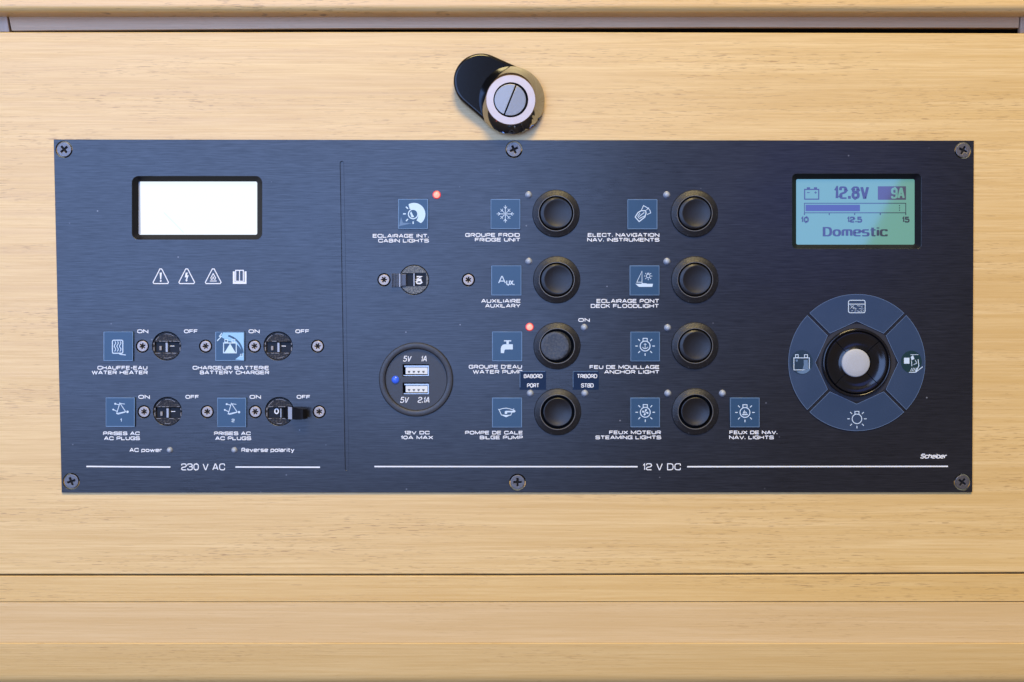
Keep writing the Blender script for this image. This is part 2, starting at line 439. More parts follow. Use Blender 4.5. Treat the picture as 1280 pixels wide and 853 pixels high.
def rounded(pts, r, closed=False, n=4):
    out = []; m = len(pts)
    for i, p in enumerate(pts):
        if not closed and i in (0, m - 1): out.append(p); continue
        a, b = pts[i - 1], pts[(i + 1) % m]
        la, lb = math.hypot(a[0] - p[0], a[1] - p[1]), math.hypot(b[0] - p[0], b[1] - p[1])
        k = min(r, la * 0.5, lb * 0.5)
        q0 = (p[0] + (a[0] - p[0]) * k / la, p[1] + (a[1] - p[1]) * k / la); q1 = (p[0] + (b[0] - p[0]) * k / lb, p[1] + (b[1] - p[1]) * k / lb)
        for j in range(n):
            t = j / (n - 1)
            out.append(tuple((1 - t) ** 2 * q0[c] + 2 * t * (1 - t) * p[c] + t * t * q1[c] for c in (0, 1)))
    return out
X = 0.72     # height of the small letters
GLYPHS = {   # advance width, strokes (points, corner radius, closed)
 'A': (1.15, [([(0, 0), (.52, 1), (.63, 1), (1.15, 0)], 0, 0), ([(.2, .3), (.95, .3)], 0, 0)]),
 'B': (1.05, [([(0, 0), (0, 1), (.95, 1), (.95, .53), (0, .53)], .2, 0), ([(.6, .53), (1.05, .53), (1.05, 0), (0, 0)], .22, 0)]),
 'C': (1.1, [([(1.1, .68), (1.1, 1), (0, 1), (0, 0), (1.1, 0), (1.1, .32)], .32, 0)]),
 'D': (1.12, [([(0, 0), (0, 1), (1.12, 1), (1.12, 0)], .36, 2)]),
 'E': (1.0, [([(1, 1), (0, 1), (0, 0), (1, 0)], 0, 0), ([(0, .52), (.92, .52)], 0, 0)]),
 'F': (.95, [([(.95, 1), (0, 1), (0, 0)], 0, 0), ([(0, .5), (.85, .5)], 0, 0)]),
 'G': (1.12, [([(1.1, .72), (1.1, 1), (0, 1), (0, 0), (1.12, 0), (1.12, .46), (.62, .46)], .3, 0)]),
 'H': (1.08, [([(0, 0), (0, 1)], 0, 0), ([(1.08, 0), (1.08, 1)], 0, 0), ([(0, .52), (1.08, .52)], 0, 0)]),
 'I': (0.02, [([(0.01, 0), (0.01, 1)], 0, 0)]),
 'K': (1.0, [([(0, 0), (0, 1)], 0, 0), ([(.95, 1), (.1, .46)], 0, 0), ([(.35, .6), (1, 0)], 0, 0)]),
 'L': (.95, [([(0, 1), (0, 0), (.95, 0)], 0, 0)]),
 'M': (1.3, [([(0, 0), (0, 1), (.65, .1), (1.3, 1), (1.3, 0)], 0, 0)]),
 'N': (1.1, [([(0, 0), (0, 1), (1.1, 0), (1.1, 1)], 0, 0)]),
 'O': (1.2, [([(0, 0), (0, 1), (1.2, 1), (1.2, 0)], .4, 1)]),
 'P': (1.0, [([(0, 0), (0, 1), (1, 1), (1, .4), (0, .4)], .26, 0)]),
 'R': (1.05, [([(0, 0), (0, 1), (1, 1), (1, .42), (0, .42)], .26, 0), ([(.6, .42), (1.05, 0)], 0, 0)]),
 'S': (1.05, [([(1, .76), (1, 1), (0, 1), (0, .53), (1.05, .53), (1.05, 0), (0, 0), (0, .24)], .24, 0)]),
 'T': (1.05, [([(0, 1), (1.05, 1)], 0, 0), ([(.525, 1), (.525, 0)], 0, 0)]),
 'U': (1.08, [([(0, 1), (0, 0), (1.08, 0), (1.08, 1)], .32, 0)]),
 'V': (1.1, [([(0, 1), (.5, 0), (.6, 0), (1.1, 1)], 0, 0)]),
 'W': (1.55, [([(0, 1), (.4, 0), (.775, .9), (1.15, 0), (1.55, 1)], 0, 0)]),
 'X': (1.1, [([(0, 1), (1.1, 0)], 0, 0), ([(0, 0), (1.1, 1)], 0, 0)]),
 'Y': (1.1, [([(0, 1), (.55, .45), (1.1, 1)], 0, 0), ([(.55, .45), (.55, 0)], 0, 0)]),
 '0': (1.0, [([(0, 0), (0, 1), (1, 1), (1, 0)], .4, 1)]),
 '1': (.3, [([(0, .72), (.28, 1), (.28, 0)], 0, 0)]),
 '2': (1.0, [([(0, .72), (0, 1), (1, 1), (1, .52), (0, .4), (0, 0), (1, 0)], .26, 0)]),
 '3': (1.0, [([(0, .76), (0, 1), (.97, 1), (.97, .54), (.3, .54)], .24, 0), ([(.6, .54), (1, .54), (1, 0), (0, 0), (0, .24)], .24, 0)]),
 '5': (1.0, [([(.95, 1), (.06, 1), (.03, .5)], 0, 0), ([(.03, .6), (1, .6), (1, 0), (0, 0), (0, .22)], .24, 0)]),
 '8': (1.0, [([(.03, .54), (.03, 1), (.97, 1), (.97, .54)], .24, 1), ([(0, .54), (1, .54), (1, 0), (0, 0)], .24, 1)]),
 '9': (1.0, [([(1, .45), (0, .45), (0, 1), (1, 1), (1, 0), (0, 0), (0, .2)], .26, 0)]),
 'a': (.9, [([(.05, X), (.9, X), (.9, 0)], .2, 0), ([(.9, .42), (0, .42), (0, 0), (.9, 0)], .18, 0)]),
 'b': (.95, [([(0, 1), (0, 0), (.95, 0), (.95, X), (0, X)], .2, 0)]),
 'c': (.9, [([(.9, X - .16), (.9, X), (0, X), (0, 0), (.9, 0), (.9, .16)], .22, 0)]),
 'e': (.95, [([(0, .36), (.95, .36), (.95, X), (0, X), (0, 0), (.92, 0)], .22, 0)]),
 'h': (.9, [([(0, 0), (0, 1)], 0, 0), ([(0, X), (.9, X), (.9, 0)], .22, 0)]),
 'i': (0.02, [([(.01, 0), (.01, X)], 0, 0), ([(.01, .9), (.01, 1.02)], 0, 0)]),
 'l': (0.02, [([(.01, 0), (.01, 1)], 0, 0)]),
 'm': (1.4, [([(0, 0), (0, X), (1.4, X), (1.4, 0)], .2, 0), ([(.7, X), (.7, 0)], 0, 0)]),
 'o': (1.0, [([(0, 0), (0, X), (1, X), (1, 0)], .3, 1)]),
 'p': (.95, [([(0, -.28), (0, X), (.95, X), (.95, 0), (0, 0)], .2, 0)]),
 'r': (.6, [([(0, 0), (0, X), (.6, X)], .2, 0)]),
 's': (.88, [([(.85, X), (0, X), (0, .37), (.88, .37), (.88, 0), (0, 0)], .16, 0)]),
 't': (.6, [([(.22, 1), (.22, 0), (.6, 0)], .18, 0), ([(0, X), (.6, X)], 0, 0)]),
 'v': (.9, [([(0, X), (.42, 0), (.48, 0), (.9, X)], 0, 0)]),
 'w': (1.3, [([(0, X), (.33, 0), (.65, X - .08), (.97, 0), (1.3, X)], 0, 0)]),
 'y': (.9, [([(0, X), (.45, .05)], 0, 0), ([(.9, X), (.36, -.28), (.1, -.28)], 0, 0)]),
 '.': (.05, [([(.02, -.06), (.02, .2)], 0, 0)]), '-': (.45, [([(0, .48), (.45, .48)], 0, 0)]),
 "'": (.02, [([(.01, .72), (.01, 1)], 0, 0)]), ' ': (.35, []),
}
def letter(ink, text, x0, y0, x1, y1, wd, gap=0.36, rot=0, shear=0.0, jit=0.0):
    """stroke lettering that fills the box x0..x1, y0 (cap line)..y1 (base line), in photo points"""
    pos, x = [], 0.0
    for ch in text:
        pos.append(x); x += GLYPHS[ch][0] + gap
    tot = x - gap
    if rot: w_, h_ = (y1 - y0) - wd, (x1 - x0) - wd
    else: w_, h_ = (x1 - x0) - wd - abs(shear) * (y1 - y0), (y1 - y0) - wd
    for ch, p in zip(text, pos):
        for si, (pts, r, cl) in enumerate(GLYPHS[ch][1]):
            # cl: 1 closed and rounded everywhere, 2 closed with square left corners
            sx = w_ / tot
            q = [((p + a) * sx, b * h_) for a, b in pts]
            rr = r * h_ * 1.15
            if cl == 2: q = [q[0]] + [q[1]] + rounded([q[1], q[2], q[3], q[0]], rr)[1:-1]
            elif r: q = rounded(q, rr, cl == 1)
            if rot: q = [(x1 - wd / 2 - b, y1 - wd / 2 - a) for a, b in q]
            else: q = [(x0 + wd / 2 + a + shear * b, y1 - wd / 2 - b) for a, b in q]
            ribbon(ink.bm, q, wd, ink.h + si * EPS * 0.6 + ink.k * EPS * 0.6, bool(cl))
    return ink

def at3(px, py, h): x, z = P(px, py, h); return (x, -h, z)

# ------------------------------------------------------------------ the cabinet: boards and gaps
PT = 0.0011                       # front of the black plate
plate_px = [(67, 174.5), (1217.5, 176), (1215.5, 615.5), (77, 616)]
plate_c = at3(642, 395, 0)

bk = bmesh.new(); box_bm(bk, -0.70, 0.70, -0.186, 0.186, -0.040, -0.036)
o = link("cabinet_interior", bm_mesh(bk), M['void'], None, (0, 0.036, 0)); o['kind'] = 'structure'

inner = [(67 + 14, 174.5 + 14), (1217 - 14, 176 + 14), (1215 - 14, 615 - 14), (77 + 12, 616 - 14)]
me = shape([[P(-1100, 40.3), P(-90, 40.3), P(640, 40.0), P(1370, 42.0), P(2380, 42.0), P(2380, 715.6), P(1370, 715.6), P(900, 717.2), P(640, 718.0), P(-90, 718.2), P(-1100, 718.2)],
            [P(*q) for q in inner]], -0.016, 0.0, 0.0005)
o = link("oak_board", me, M['wood'], None, at3(640, 380, 0))
tag(o, "wide pale oak veneer board round the black switch panel", "board")

me = shape([[P(-1100, 720.6), P(-90, 720.6), P(640, 720.2), P(900, 719.4), P(1370, 718.0), P(2380, 718.0), P(2380, 752.6), P(1370, 752.6), P(-90, 753.0), P(-1100, 753.0)]], -0.016, -0.0004, 0.0003)
o = link("lower_rail", me, M['wood_low'], None, at3(640, 736, 0))
tag(o, "narrow flat oak rail just under the thin dark gap below the switch panel", "cabinet rail")

def extrude_profile(prof, x0, x1, name, mat, smooth=40):
    """prof = [(h, z)] swept along x"""
    bm = bmesh.new()
    A = [bm.verts.new((x0, -h, z)) for h, z in prof]; B = [bm.verts.new((x1, -h, z)) for h, z in prof]
    for i in range(len(prof)):
        j = (i + 1) % len(prof); bm.faces.new((A[i], A[j], B[j], B[i]))
    bm.faces.new(A[::-1]); bm.faces.new(B)
    bmesh.ops.recalc_face_normals(bm, faces=bm.faces)
    return bm_mesh(bm)

# moulding below: a flat board, its cool sheen put into a pinker colour, and a front lip that rounds under at the bottom
bmo = empty("base_moulding", (0, 0, P(640, 803, 0)[1]), "oak moulding along the bottom edge, board with its cool sheen coloured pinkish above a yellower rounded lip", "wood moulding")
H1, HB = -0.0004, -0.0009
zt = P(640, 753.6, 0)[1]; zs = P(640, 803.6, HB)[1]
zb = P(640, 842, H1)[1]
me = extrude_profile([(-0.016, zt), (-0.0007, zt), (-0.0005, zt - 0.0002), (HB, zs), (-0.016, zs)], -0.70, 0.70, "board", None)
link("moulding_board", me, M['wood_mould'], bmo, (0, -HB, (zt + zs) / 2), "flat board with its cool sheen coloured pinkish", smooth=12)
prof = [(-0.016, zs - 0.0001), (H1 - 0.0004, zs - 0.0001), (H1, zs - 0.0004)]
for i in range(9):
    a = R(90 * i / 8); prof.append((H1 - 0.009 * (1 - math.cos(a)), zb - 0.009 * math.sin(a)))
prof += [(-0.016, zb - 0.009)]
me = extrude_profile(prof, -0.70, 0.70, "lip", None)
link("moulding_lip", me, M['wood_lip'], bmo, (0, -H1, zs), "yellowish rounded lip", smooth=12)

# counter above: nose that overhangs, rounded along its lower edge
HC = 0.008; z_under = P(640, 19.5, 0.0)[1]
prof = [(-0.016, z_under), (HC - 0.0035, z_under)]
for i in range(1, 11):
    a = R(90 * i / 10); prof.append((HC - 0.0035 + 0.0035 * math.sin(a), z_under + 0.0035 - 0.0035 * math.cos(a)))
prof += [(HC, z_under + 0.03), (-0.016, z_under + 0.03)]
me = extrude_profile(prof, -0.70, 0.70, "counter", None)
o = link("counter_edge", me, M['wood_edge'], None, (0, -HC, z_under), smooth=20)
tag(o, "rounded golden oak counter edge overhanging along the top", "counter edge")

hr = -0.003
me = shape([[P(9.5, 14, hr), P(1275, 14, hr), P(1273.5, 35.0, hr), P(900, 34.3, hr), P(430, 35.6, hr), P(14.5, 38.6, hr)]], -0.006, hr, 0.0002)
o = link("drawer_rail", me, M['wood_rail'], None, at3(640, 28, hr))
tag(o, "long shaded grey brown wooden rail in the gap under the counter edge", "drawer rail")
me = shape([[P(-1100, 14, hr), P(8, 14, hr), P(12.2, 40.3, hr), P(-1100, 40.3, hr)]], -0.006, hr + 0.0005, 0.0002)
o = link("cabinet_stile", me, M['wood_end'], None, at3(4, 28, hr))
tag(o, "pale bluish wood block at the left end of the shaded rail", "cabinet stile")
me = shape([[P(1276.3, 14, hr), P(2380, 14, hr), P(2380, 41.5, hr), P(1275, 41.5, hr)]], -0.006, hr + 0.0005, 0.0002)
o = link("cabinet_stile", me, M['wood_end'], None, at3(1278, 28, hr))
tag(o, "brownish wood block at the right end of the shaded rail", "cabinet stile")

# ------------------------------------------------------------------ cabinet lock
lk = empty("cabinet_lock", at3(625, 115, 0), "chrome round cabinet lock on a black teardrop plate above the switch panel", "lock")
c1, r1, c2, r2 = (602.5, 103.5), 35.0, (638.7, 125.8), 41.4
dx, dy = c2[0] - c1[0], c2[1] - c1[1]; dd = math.hypot(dx, dy); base = math.degrees(math.atan2(dy, dx)); al = math.degrees(math.acos((r1 - r2) / dd))
pts = arc(*c1, r1, base + al, base + 360 - al, 40) + arc(*c2, r2, base - al, base + al, 40)
me = shape([[P(x, y, 0.0012) for x, y in pts]], 0.0, 0.0034, 0.0014)
for v in me.vertices:
    if v.co.y < -0.001: v.co.y += 0.11 * (v.co.x - P(*c2, 0)[0])
link("lock_plate", me, M['lock_black'], lk, at3(*c1, 0.001), "black glossy teardrop plate", smooth=40)
cc = P(638.5, 125.0, 0.0105)
cb = P(638.7, 125.8, 0.003)
off = (cc[0] - cb[0], cc[1] - cb[1])
bm = bmesh.new()
prof = [(0.0165, 0.0028), (0.0166, 0.0036), (0.0164, 0.0041), (0.0122, 0.0102), (0.0119, 0.0105), (0.0085, 0.0105), (0.0082, 0.0102), (0.0082, 0.0080)]
lathe_bm(bm, cc, prof, n=96, cap_last=True, mats=[0, 0, 0, 1, 1, 2, 2, 2],
         dx=[(-off[0], -off[1])] * 3 + [(0, 0)] * 5)
bm.verts.ensure_lookup_table()
for k, (i0, i1, d) in enumerate([(66, 69, 10), (69, 72, -9), (72, 77, 5), (77, 79, -12), (79, 84, 8), (84, 86, -10), (86, 88, 9), (88, 91, -4)]):
    for i in range(i0, i1):           # lower right bevel bent in steps to break its reflection into stripes
        v = bm.verts[2 * 96 + i]; v.co.y += d * 0.00014 * ((i - i0) / max(1, i1 - i0 - 1) - 0.2)
link("lock_collar", bm_mesh(bm), [M['chrome'], M['satin'], M['recess']], lk, at3(638, 125, 0.006), smooth=25)
# plug split by its slot
ang = math.degrees(math.atan2(142 - 107, 630.5 - 644.5))
pc = (637.8, 125.0); rp = 19.8; hp = 0.0101
for side in (0, 180):
    a0 = ang + side + 2.4; a1 = ang + side + 180 - 2.4
    me = shape([[P(x, y, hp) for x, y in arc(*pc, rp, a0, a1, 40)]], 0.0084, hp, 0.0002)
    if side == 180:               # this half sits a little askew
        q = P(*pc, hp)
        for v in me.vertices: v.co.y += 0.07 * ((v.co.x - q[0]) * 0.93 - (v.co.z - q[1]) * 0.37)
    link("lock_plug", me, M['plug'], lk, at3(*pc, hp), "half of the brushed lock plug beside its slot", smooth=40)

# ------------------------------------------------------------------ the black switch panel
panel = empty("control_panel", plate_c, "black brushed metal boat switch panel with buttons and two screens, screwed to oak", "switch panel")

big_screws = [(80, 187, 40), (642.5, 187, 25), (1204, 188, 65), (89, 602, 20), (647, 603, 0), (1203, 603, 55)]
small_screws = [(178, 433), (257, 433), (318, 433), (397, 433), (180, 515), (259, 515), (319, 515), (399, 515), (480, 350), (585.5, 350)]
breakers = [(208.2, 432.7, 18, 'on', "round black breaker set on, right of the water heater tile"),
            (347.5, 432.7, 18, 'on', "round black breaker set on, right of the battery charger tile"),
            (209.3, 514.5, 18, 'on', "round black breaker set on, right of the first AC plugs tile"),
            (349.3, 514.5, 18, 'off', "round black breaker switched off with its lever out, right of the second AC plugs tile")]
buttons = [(695, 267.3, 'latch', "fridge unit"), (695.8, 350, 'latch', "auxiliary"), (696.2, 432.6, 'left', "water pump"), (697, 515, 'flat', "bilge pump"),
           (867.7, 267.3, 'latch', "navigation instruments"), (868.3, 350, 'latch', "deck floodlight"), (868.3, 432.4, 'latch', "anchor light"), (868.7, 514.5, 'flat', "steaming lights")]
USB = (520.2, 474.6)
holes = []
for x, y, a in big_screws: holes.append(circle(P(x, y, PT), 10.4 * S))
for x, y in small_screws: holes.append(circle(P(x, y, PT), 8.0 * S))
for x, y, r, k, l in breakers: holes.append(circle(P(x, y, PT), r * S))
holes.append(circle(P(517.6, 350, PT), 18.6 * S))
for x, y, k, l in buttons: holes.append(circle(P(x, y, PT), 24 * S))
holes.append(circle(P(*USB, PT), 42 * S))
holes.append(rrect_px(165, 220.5, 327.5, 299.5, 8, PT))
holes.append(rrect_px(990.5, 217.5, 1151.5, 311, 5, PT))
groove = arc(427.3, 204, 2.3, 180, 360, 8) + arc(433.7, 586, 2.3, 0, 180, 8)
holes.append([P(x, y, PT) for x, y in groove])
me = shape([[P(x, y, PT) for x, y in plate_px]] + holes, 0.00012, PT, 0.00012)
bm = bmesh.new(); bm.from_mesh(me); bpy.data.meshes.remove(me)
hg = PT - 0.0007
f = bm.faces.new([bm.verts.new((P(x, y, hg)[0], -hg, P(x, y, hg)[1])) for x, y in [(422, 198), (433, 198), (440, 592), (428, 592)]])
link("face_plate", bm_mesh(bm), M['plate'], panel, plate_c)

def star(px, py, r, h, arms, aw, rot):
    """cross or star outline of a driver recess"""
    c = P(px, py, h); out = []
    for k in range(arms):
        a = R(rot + 360 * k / arms); a2 = R(rot + 360 * (k + 0.5) / arms)
        ux, uz = math.cos(a), math.sin(a)
        for s in (-1, 1):
            out.append((c[0] + ux * r - s * uz * aw * -1, c[1] + uz * r + s * ux * aw * -1) if s > 0 else (c[0] + ux * r - uz * aw * -1 * s, c[1] + uz * r + ux * aw * -1 * s))
        ri = aw / math.sin(math.pi / arms) * 1.02
        out.append((c[0] + math.cos(a2) * ri, c[1] + math.sin(a2) * ri))
    # sort by angle so the outline never crosses itself
    out.sort(key=lambda q: math.atan2(q[1] - c[1], q[0] - c[0]))
    return out

def screw(px, py, rh, mat, arms, rr, aw, rot, label):
    h = PT - 0.00005
    c = P(px, py, h)
    me = shape([circle(c, rh * S, 40), star(px, py, rr * S, h, arms, aw * S, rot)], h - 0.0009, h, 0.00018)
    bm = bmesh.new(); bm.from_mesh(me); bpy.data.meshes.remove(me)
    lathe_bm(bm, c, [(rh * S, h - 0.0008), (rh * S * 0.6, h - 0.003), (0.0, h - 0.003)], n=32, mats=[0, 0])
    o = link("screw", bm_mesh(bm), mat, panel, at3(px, py, h), label, smooth=35)
    me = lathe(c, [(rh * S * 0.8, h - 0.0007), (0.0, h - 0.0007)], n=24)
    link("driver_recess", me, M['recess'], o, at3(px, py, h - 0.0007))
names = ["bright cross-head screw at the top left corner", "cross-head screw at the middle of the top edge", "dull cross-head screw at the top right corner",
         "cross-head screw at the bottom left corner", "cross-head screw at the middle of the bottom edge", "dark cross-head screw at the bottom right corner"]
for (x, y, a), nm in zip(big_screws, names):
    screw(x, y, 9.0, M['dark_steel'], 4, 5.2, 1.25, a, nm)
for x, y in small_screws:
    screw(x, y, 6.7, M['steel'], 6, 3.6, 0.72, random.uniform(0, 60), None)

# --- circuit breakers
def breaker(px, py, r, kind, label):
    hb = PT - 0.0012
    c = P(px, py, hb)
    slot = quad_px(px - 14.5, py - 5.0, px + 17.0, py + 8.3, hb)
    me = shape([circle(c, r * S * 0.985), slot], hb - 0.004, hb, 0.0002)
    bm = bmesh.new(); bm.from_mesh(me); bpy.data.meshes.remove(me)
    hs = hb + 0.00015       # lighter broken lips along the slot
    rg = random.Random(int(px * 7 + py))
    for yy in (py - 5.9, py + 9.0):
        x = px - 14
        while x < px + 15:
            l = rg.uniform(2, 7)
            if rg.random() < 0.62: fill(bm, [(x, yy - 0.35), (x + l, yy - 0.35), (x + l, yy + 0.35), (x, yy + 0.35)], hs, 1)
            x += l + rg.uniform(0.4, 2)
    for x0, x1 in ((px - 16.4, px - 15.2), (px + 16.4, px + 17.3)):
        for y0, y1 in ((py - 4.5, py - 1.4), (py + 1.2, py + 6.5)):
            fill(bm, [(x0, y0 + rg.uniform(0, 1)), (x1, y0), (x1, y1), (x0, y1 - rg.uniform(0, 1))], hs, 1)
    for a0, a1 in ((200, 240), (255, 300), (70, 100)):      # highlights near the rim, painted as pale arcs
        a0 += rg.uniform(-8, 8); a1 += rg.uniform(-8, 8)
        ribbon(bm, arc(px, py, r * 0.84, a0, a1, 10), 0.6, hs, mi=1)
    o = link("circuit_breaker", bm_mesh(bm), [M['bakelite'], M['lip_and_glint']], panel, at3(px, py, hb), label)
    # rocker drum in the slot
    bm = bmesh.new()
    hd = hb - 0.0012
    x0, z1 = P(px - 14.5, py - 5.0, hd); x1, z0 = P(px + 17, py + 8.3, hd)
    box_bm(bm, x0, x1, z0, z1, hd - 0.002, hd)
    xa, _ = P(px - 0.5, py, hd); xb, _ = P(px + 3.0, py, hd)
    if kind == 'off': xa, xb = P(px + 1.4, py, hd)[0], P(px + 3.6, py, hd)[0]
    bm2 = bmesh.new(); box_bm(bm2, xa, xb, z0 + 0.0002, z1 - 0.0002, hd - 0.0005, hd + 0.0014, 0.0002, 1)
    me2 = bm_mesh(bm2); bm.from_mesh(me2); bpy.data.meshes.remove(me2)
    link("rocker", bm_mesh(bm), [M['lever'], M['lever_edge']], o, at3(px, py, hd))
    ik = Ink(hd + 0.0001)
    if kind == 'on':
        ik.line([(px + 4.4, py), (px + 9.8, py + 0.1)], 0.85).build("mark", M['paint'], o, "white line marking on")
        bm = bmesh.new()
        xq, zq = P(px - 7, py + 1.5, hd)
        box_bm(bm, xq - 0.0005, xq + 0.0007, zq - 0.0016, zq + 0.0006, hd, hd + 0.0011, 0.0003)
        link("toggle", bm_mesh(bm), M['lever_stub'], o, (xq, -hd, zq))
    else:
        ik.line(arc(px - 3.6, py - 0.2, 2.2, 0, 345, 24, 2.9), 1.35, True).build("mark", M['paint'], o, "white ring marking off")
        # lever thrown to the right, standing out of the slot
        bm = bmesh.new()
        z1 = P(px, py - 6.6, hd)[1]; z0 = P(px, py + 8.8, hd)[1]
        xs = P(px + 5, py, hd)[0]
        stations = [(0.0, 0.0, 1.0), (0.0030, 0.0034, 1.0), (0.0052, 0.0046, 0.98), (0.0074, 0.0072, 0.97), (0.0104, 0.0098, 0.86), (0.0118, 0.0104, 0.78)]
        zc, hh = (z0 + z1) / 2, (z1 - z0) / 2
        T, B = [], []
        for dxm, dh, k in stations:
            T.append([bm.verts.new((xs + dxm, -(hd + dh), zc + hh * k)), bm.verts.new((xs + dxm, -(hd + dh), zc - hh * k))])
            B.append([bm.verts.new((xs + dxm + 0.0016, -(hd + dh - 0.0030), zc + hh * k)), bm.verts.new((xs + dxm + 0.0016, -(hd + dh - 0.0030), zc - hh * k))])
        for i in range(len(stations) - 1):
            bm.faces.new((T[i][0], T[i][1], T[i + 1][1], T[i + 1][0])).material_index = 1 if i == 1 else 0
            bm.faces.new((B[i][0], B[i + 1][0], B[i + 1][1], B[i][1]))
            bm.faces.new((T[i][0], T[i + 1][0], B[i + 1][0], B[i][0]))
            bm.faces.new((T[i][1], B[i][1], B[i + 1][1], T[i + 1][1]))
        bm.faces.new((T[-1][0], T[-1][1], B[-1][1], B[-1][0])); bm.faces.new((T[0][0], B[0][0], B[0][1], T[0][1]))
        bmesh.ops.recalc_face_normals(bm, faces=bm.faces)
        link("toggle", bm_mesh(bm), [M['lever'], M['lever_edge']], o, (xs, -hd, zc), "black lever thrown to the off side")
    return o
M['lip_and_glint'] = plain("pale_lip_and_glint", (0.20, 0.19, 0.19), 0.4, mottle=0.2, mscale=2500)  # pale grey of the slot lips and the painted rim highlights
M['lever_stub'] = plain("toggle_stub", (0.24, 0.22, 0.21), 0.35, mottle=0.2, mscale=2500)
for b in breakers: breaker(*b)

# the flush breaker under the cabin lights tile, lever thrown left
hb = PT - 0.0001
c = P(517.6, 350, hb)
me = shape([circle(c, 17.9 * S), quad_px(502, 341, 533.2, 358.6, hb)], hb - 0.004, hb, 0.0002)
cb = link("circuit_breaker", me, M['grey_plastic'], panel, at3(517.6, 350, hb), "grey flush breaker under the cabin lights tile with its lever thrown left")
hd = hb - 0.0010
bm = bmesh.new(); x0, z1 = P(501, 340.5, hd); x1, z0 = P(534, 359, hd); box_bm(bm, x0, x1, z0, z1, hd - 0.001, hd)
bm2 = bmesh.new(); x0, z1 = P(516.6, 341.4, hd); x1, z0 = P(519.0, 358.4, hd); box_bm(bm2, x0, x1, z0, z1, hd - 0.0005, hd + 0.0012, 0.0002, 1)
me2 = bm_mesh(bm2); bm.from_mesh(me2); bpy.data.meshes.remove(me2)
link("rocker", bm_mesh(bm), [M['lever'], M['lever_edge']], cb, at3(517, 350, hd))
letter(Ink(hd + 0.0001), "ON", 519.9, 345.2, 527.6, 355.4, 1.7, 0.5, 90).build("mark", M['paint'], cb, "white ON lettering turned on its side")
# ribbed lever
bm = bmesh.new()
for i in range(6):
    xa = 489.8 + i * 1.85; hx = 0.0030 - i * 0.0003
    x0, z1 = P(xa, 342.4, PT); x1, z0 = P(xa + (1.1 if i < 5 else 1.9), 359.0, PT)
    b2 = bmesh.new(); box_bm(b2, x0, x1, z0, z1, PT - 0.0002, PT + hx, 0.0001, 1 if i == 5 else 0); m2 = bm_mesh(b2); bm.from_mesh(m2); bpy.data.meshes.remove(m2)
x0, z1 = P(489.6, 342.8, PT); x1, z0 = P(502.6, 358.6, PT)
b2 = bmesh.new(); box_bm(b2, x0, x1, z0, z1, PT + 0.0001, PT + 0.0012, 0.0002); m2 = bm_mesh(b2); bm.from_mesh(m2); bpy.data.meshes.remove(m2)
x0, z1 = P(500, 342.8, PT); x1, z0 = P(508, 357.8, PT)
b2 = bmesh.new(); box_bm(b2, x0, x1, z0, z1, hd, PT + 0.0008, 0.0003); m2 = bm_mesh(b2); bm.from_mesh(m2); bpy.data.meshes.remove(m2)
link("toggle", bm_mesh(bm), [M['lever_rib'] if 'lever_rib' in M else plain("ribbed_lever", (0.05, 0.055, 0.075), 0.35), M['lever_edge']], cb, at3(496, 350, PT), "ribbed black lever lying to the left")

# --- push buttons
def push_button(px, py, kind, what):
    c = P(px, py, PT)
    k = S / 0.0004 * 0.001
    o = link("push_button", lathe(c, [(11.75 * k, PT - 0.0001), (11.75 * k, PT + 0.0005), (11.45 * k, PT + 0.0009), (9.1 * k, PT + 0.0017), (8.85 * k, PT + 0.00185),
                                      (8.60 * k, PT + 0.00185), (8.48 * k, PT + 0.0016), (8.42 * k, PT + 0.0012), (8.42 * k, PT - 0.004)], n=80, cap_last=True,
                                  mats=[0, 0, 0, 0, 1, 1, 0, 2, 2]),
             [M['rubber'], M['rim'], M['recess']], panel, at3(px, py, PT), "round black push button beside the %s tile" % what, smooth=30)
    if kind == 'latch':
        prof = [(7.95, -0.003), (7.95, 0.0014), (7.75, 0.0019), (7.05, 0.0024), (6.8, 0.0024), (6.2, 0.00222), (4.5, 0.00185), (2.5, 0.0016), (0, 0.00155)]
        dxs = [(0, 0), (0, 0), (0.1, 0), (0.65, 0), (0.7, 0), (0.6, 0), (0.5, 0), (0.5, 0), (0.5, 0)]
    elif kind == 'left':
        prof = [(7.3, -0.003), (7.3, 0.0006), (7.2, 0.0016), (6.9, 0.0022), (6.6, 0.0023), (5.5, 0.0023), (3.0, 0.0022), (0, 0.0021)]
        dxs = [(0, 0), (-0.3, 0), (-0.9, 0), (-1.15, 0), (-1.2, 0), (-1.2, 0), (-1.2, 0), (-1.2, 0)]
    else:
        prof = [(7.2, -0.003), (7.2, 0.0010), (7.05, 0.0015), (6.85, 0.0016), (6.6, 0.00155), (5.5, 0.0011), (3.8, 0.0007), (2.0, 0.0005), (0, 0.00045)]
        dxs = [(0, 0)] * 3 + [(0.1, 0)] * 6
    me = lathe(c, [(r * k, PT + h) for r, h in prof], n=64, dx=[(a * k, b * k) for a, b in dxs])
    if kind == 'left':
        for v in me.vertices:
            if v.co.y < -PT - 0.0004: v.co.y -= 0.075 * (v.co.x - c[0] + 0.002)
    link("cap", me, M['cap_dusty'] if kind == 'left' else M['cap'], o, at3(px, py, PT + 0.001), smooth=30)
for b in buttons: push_button(*b)

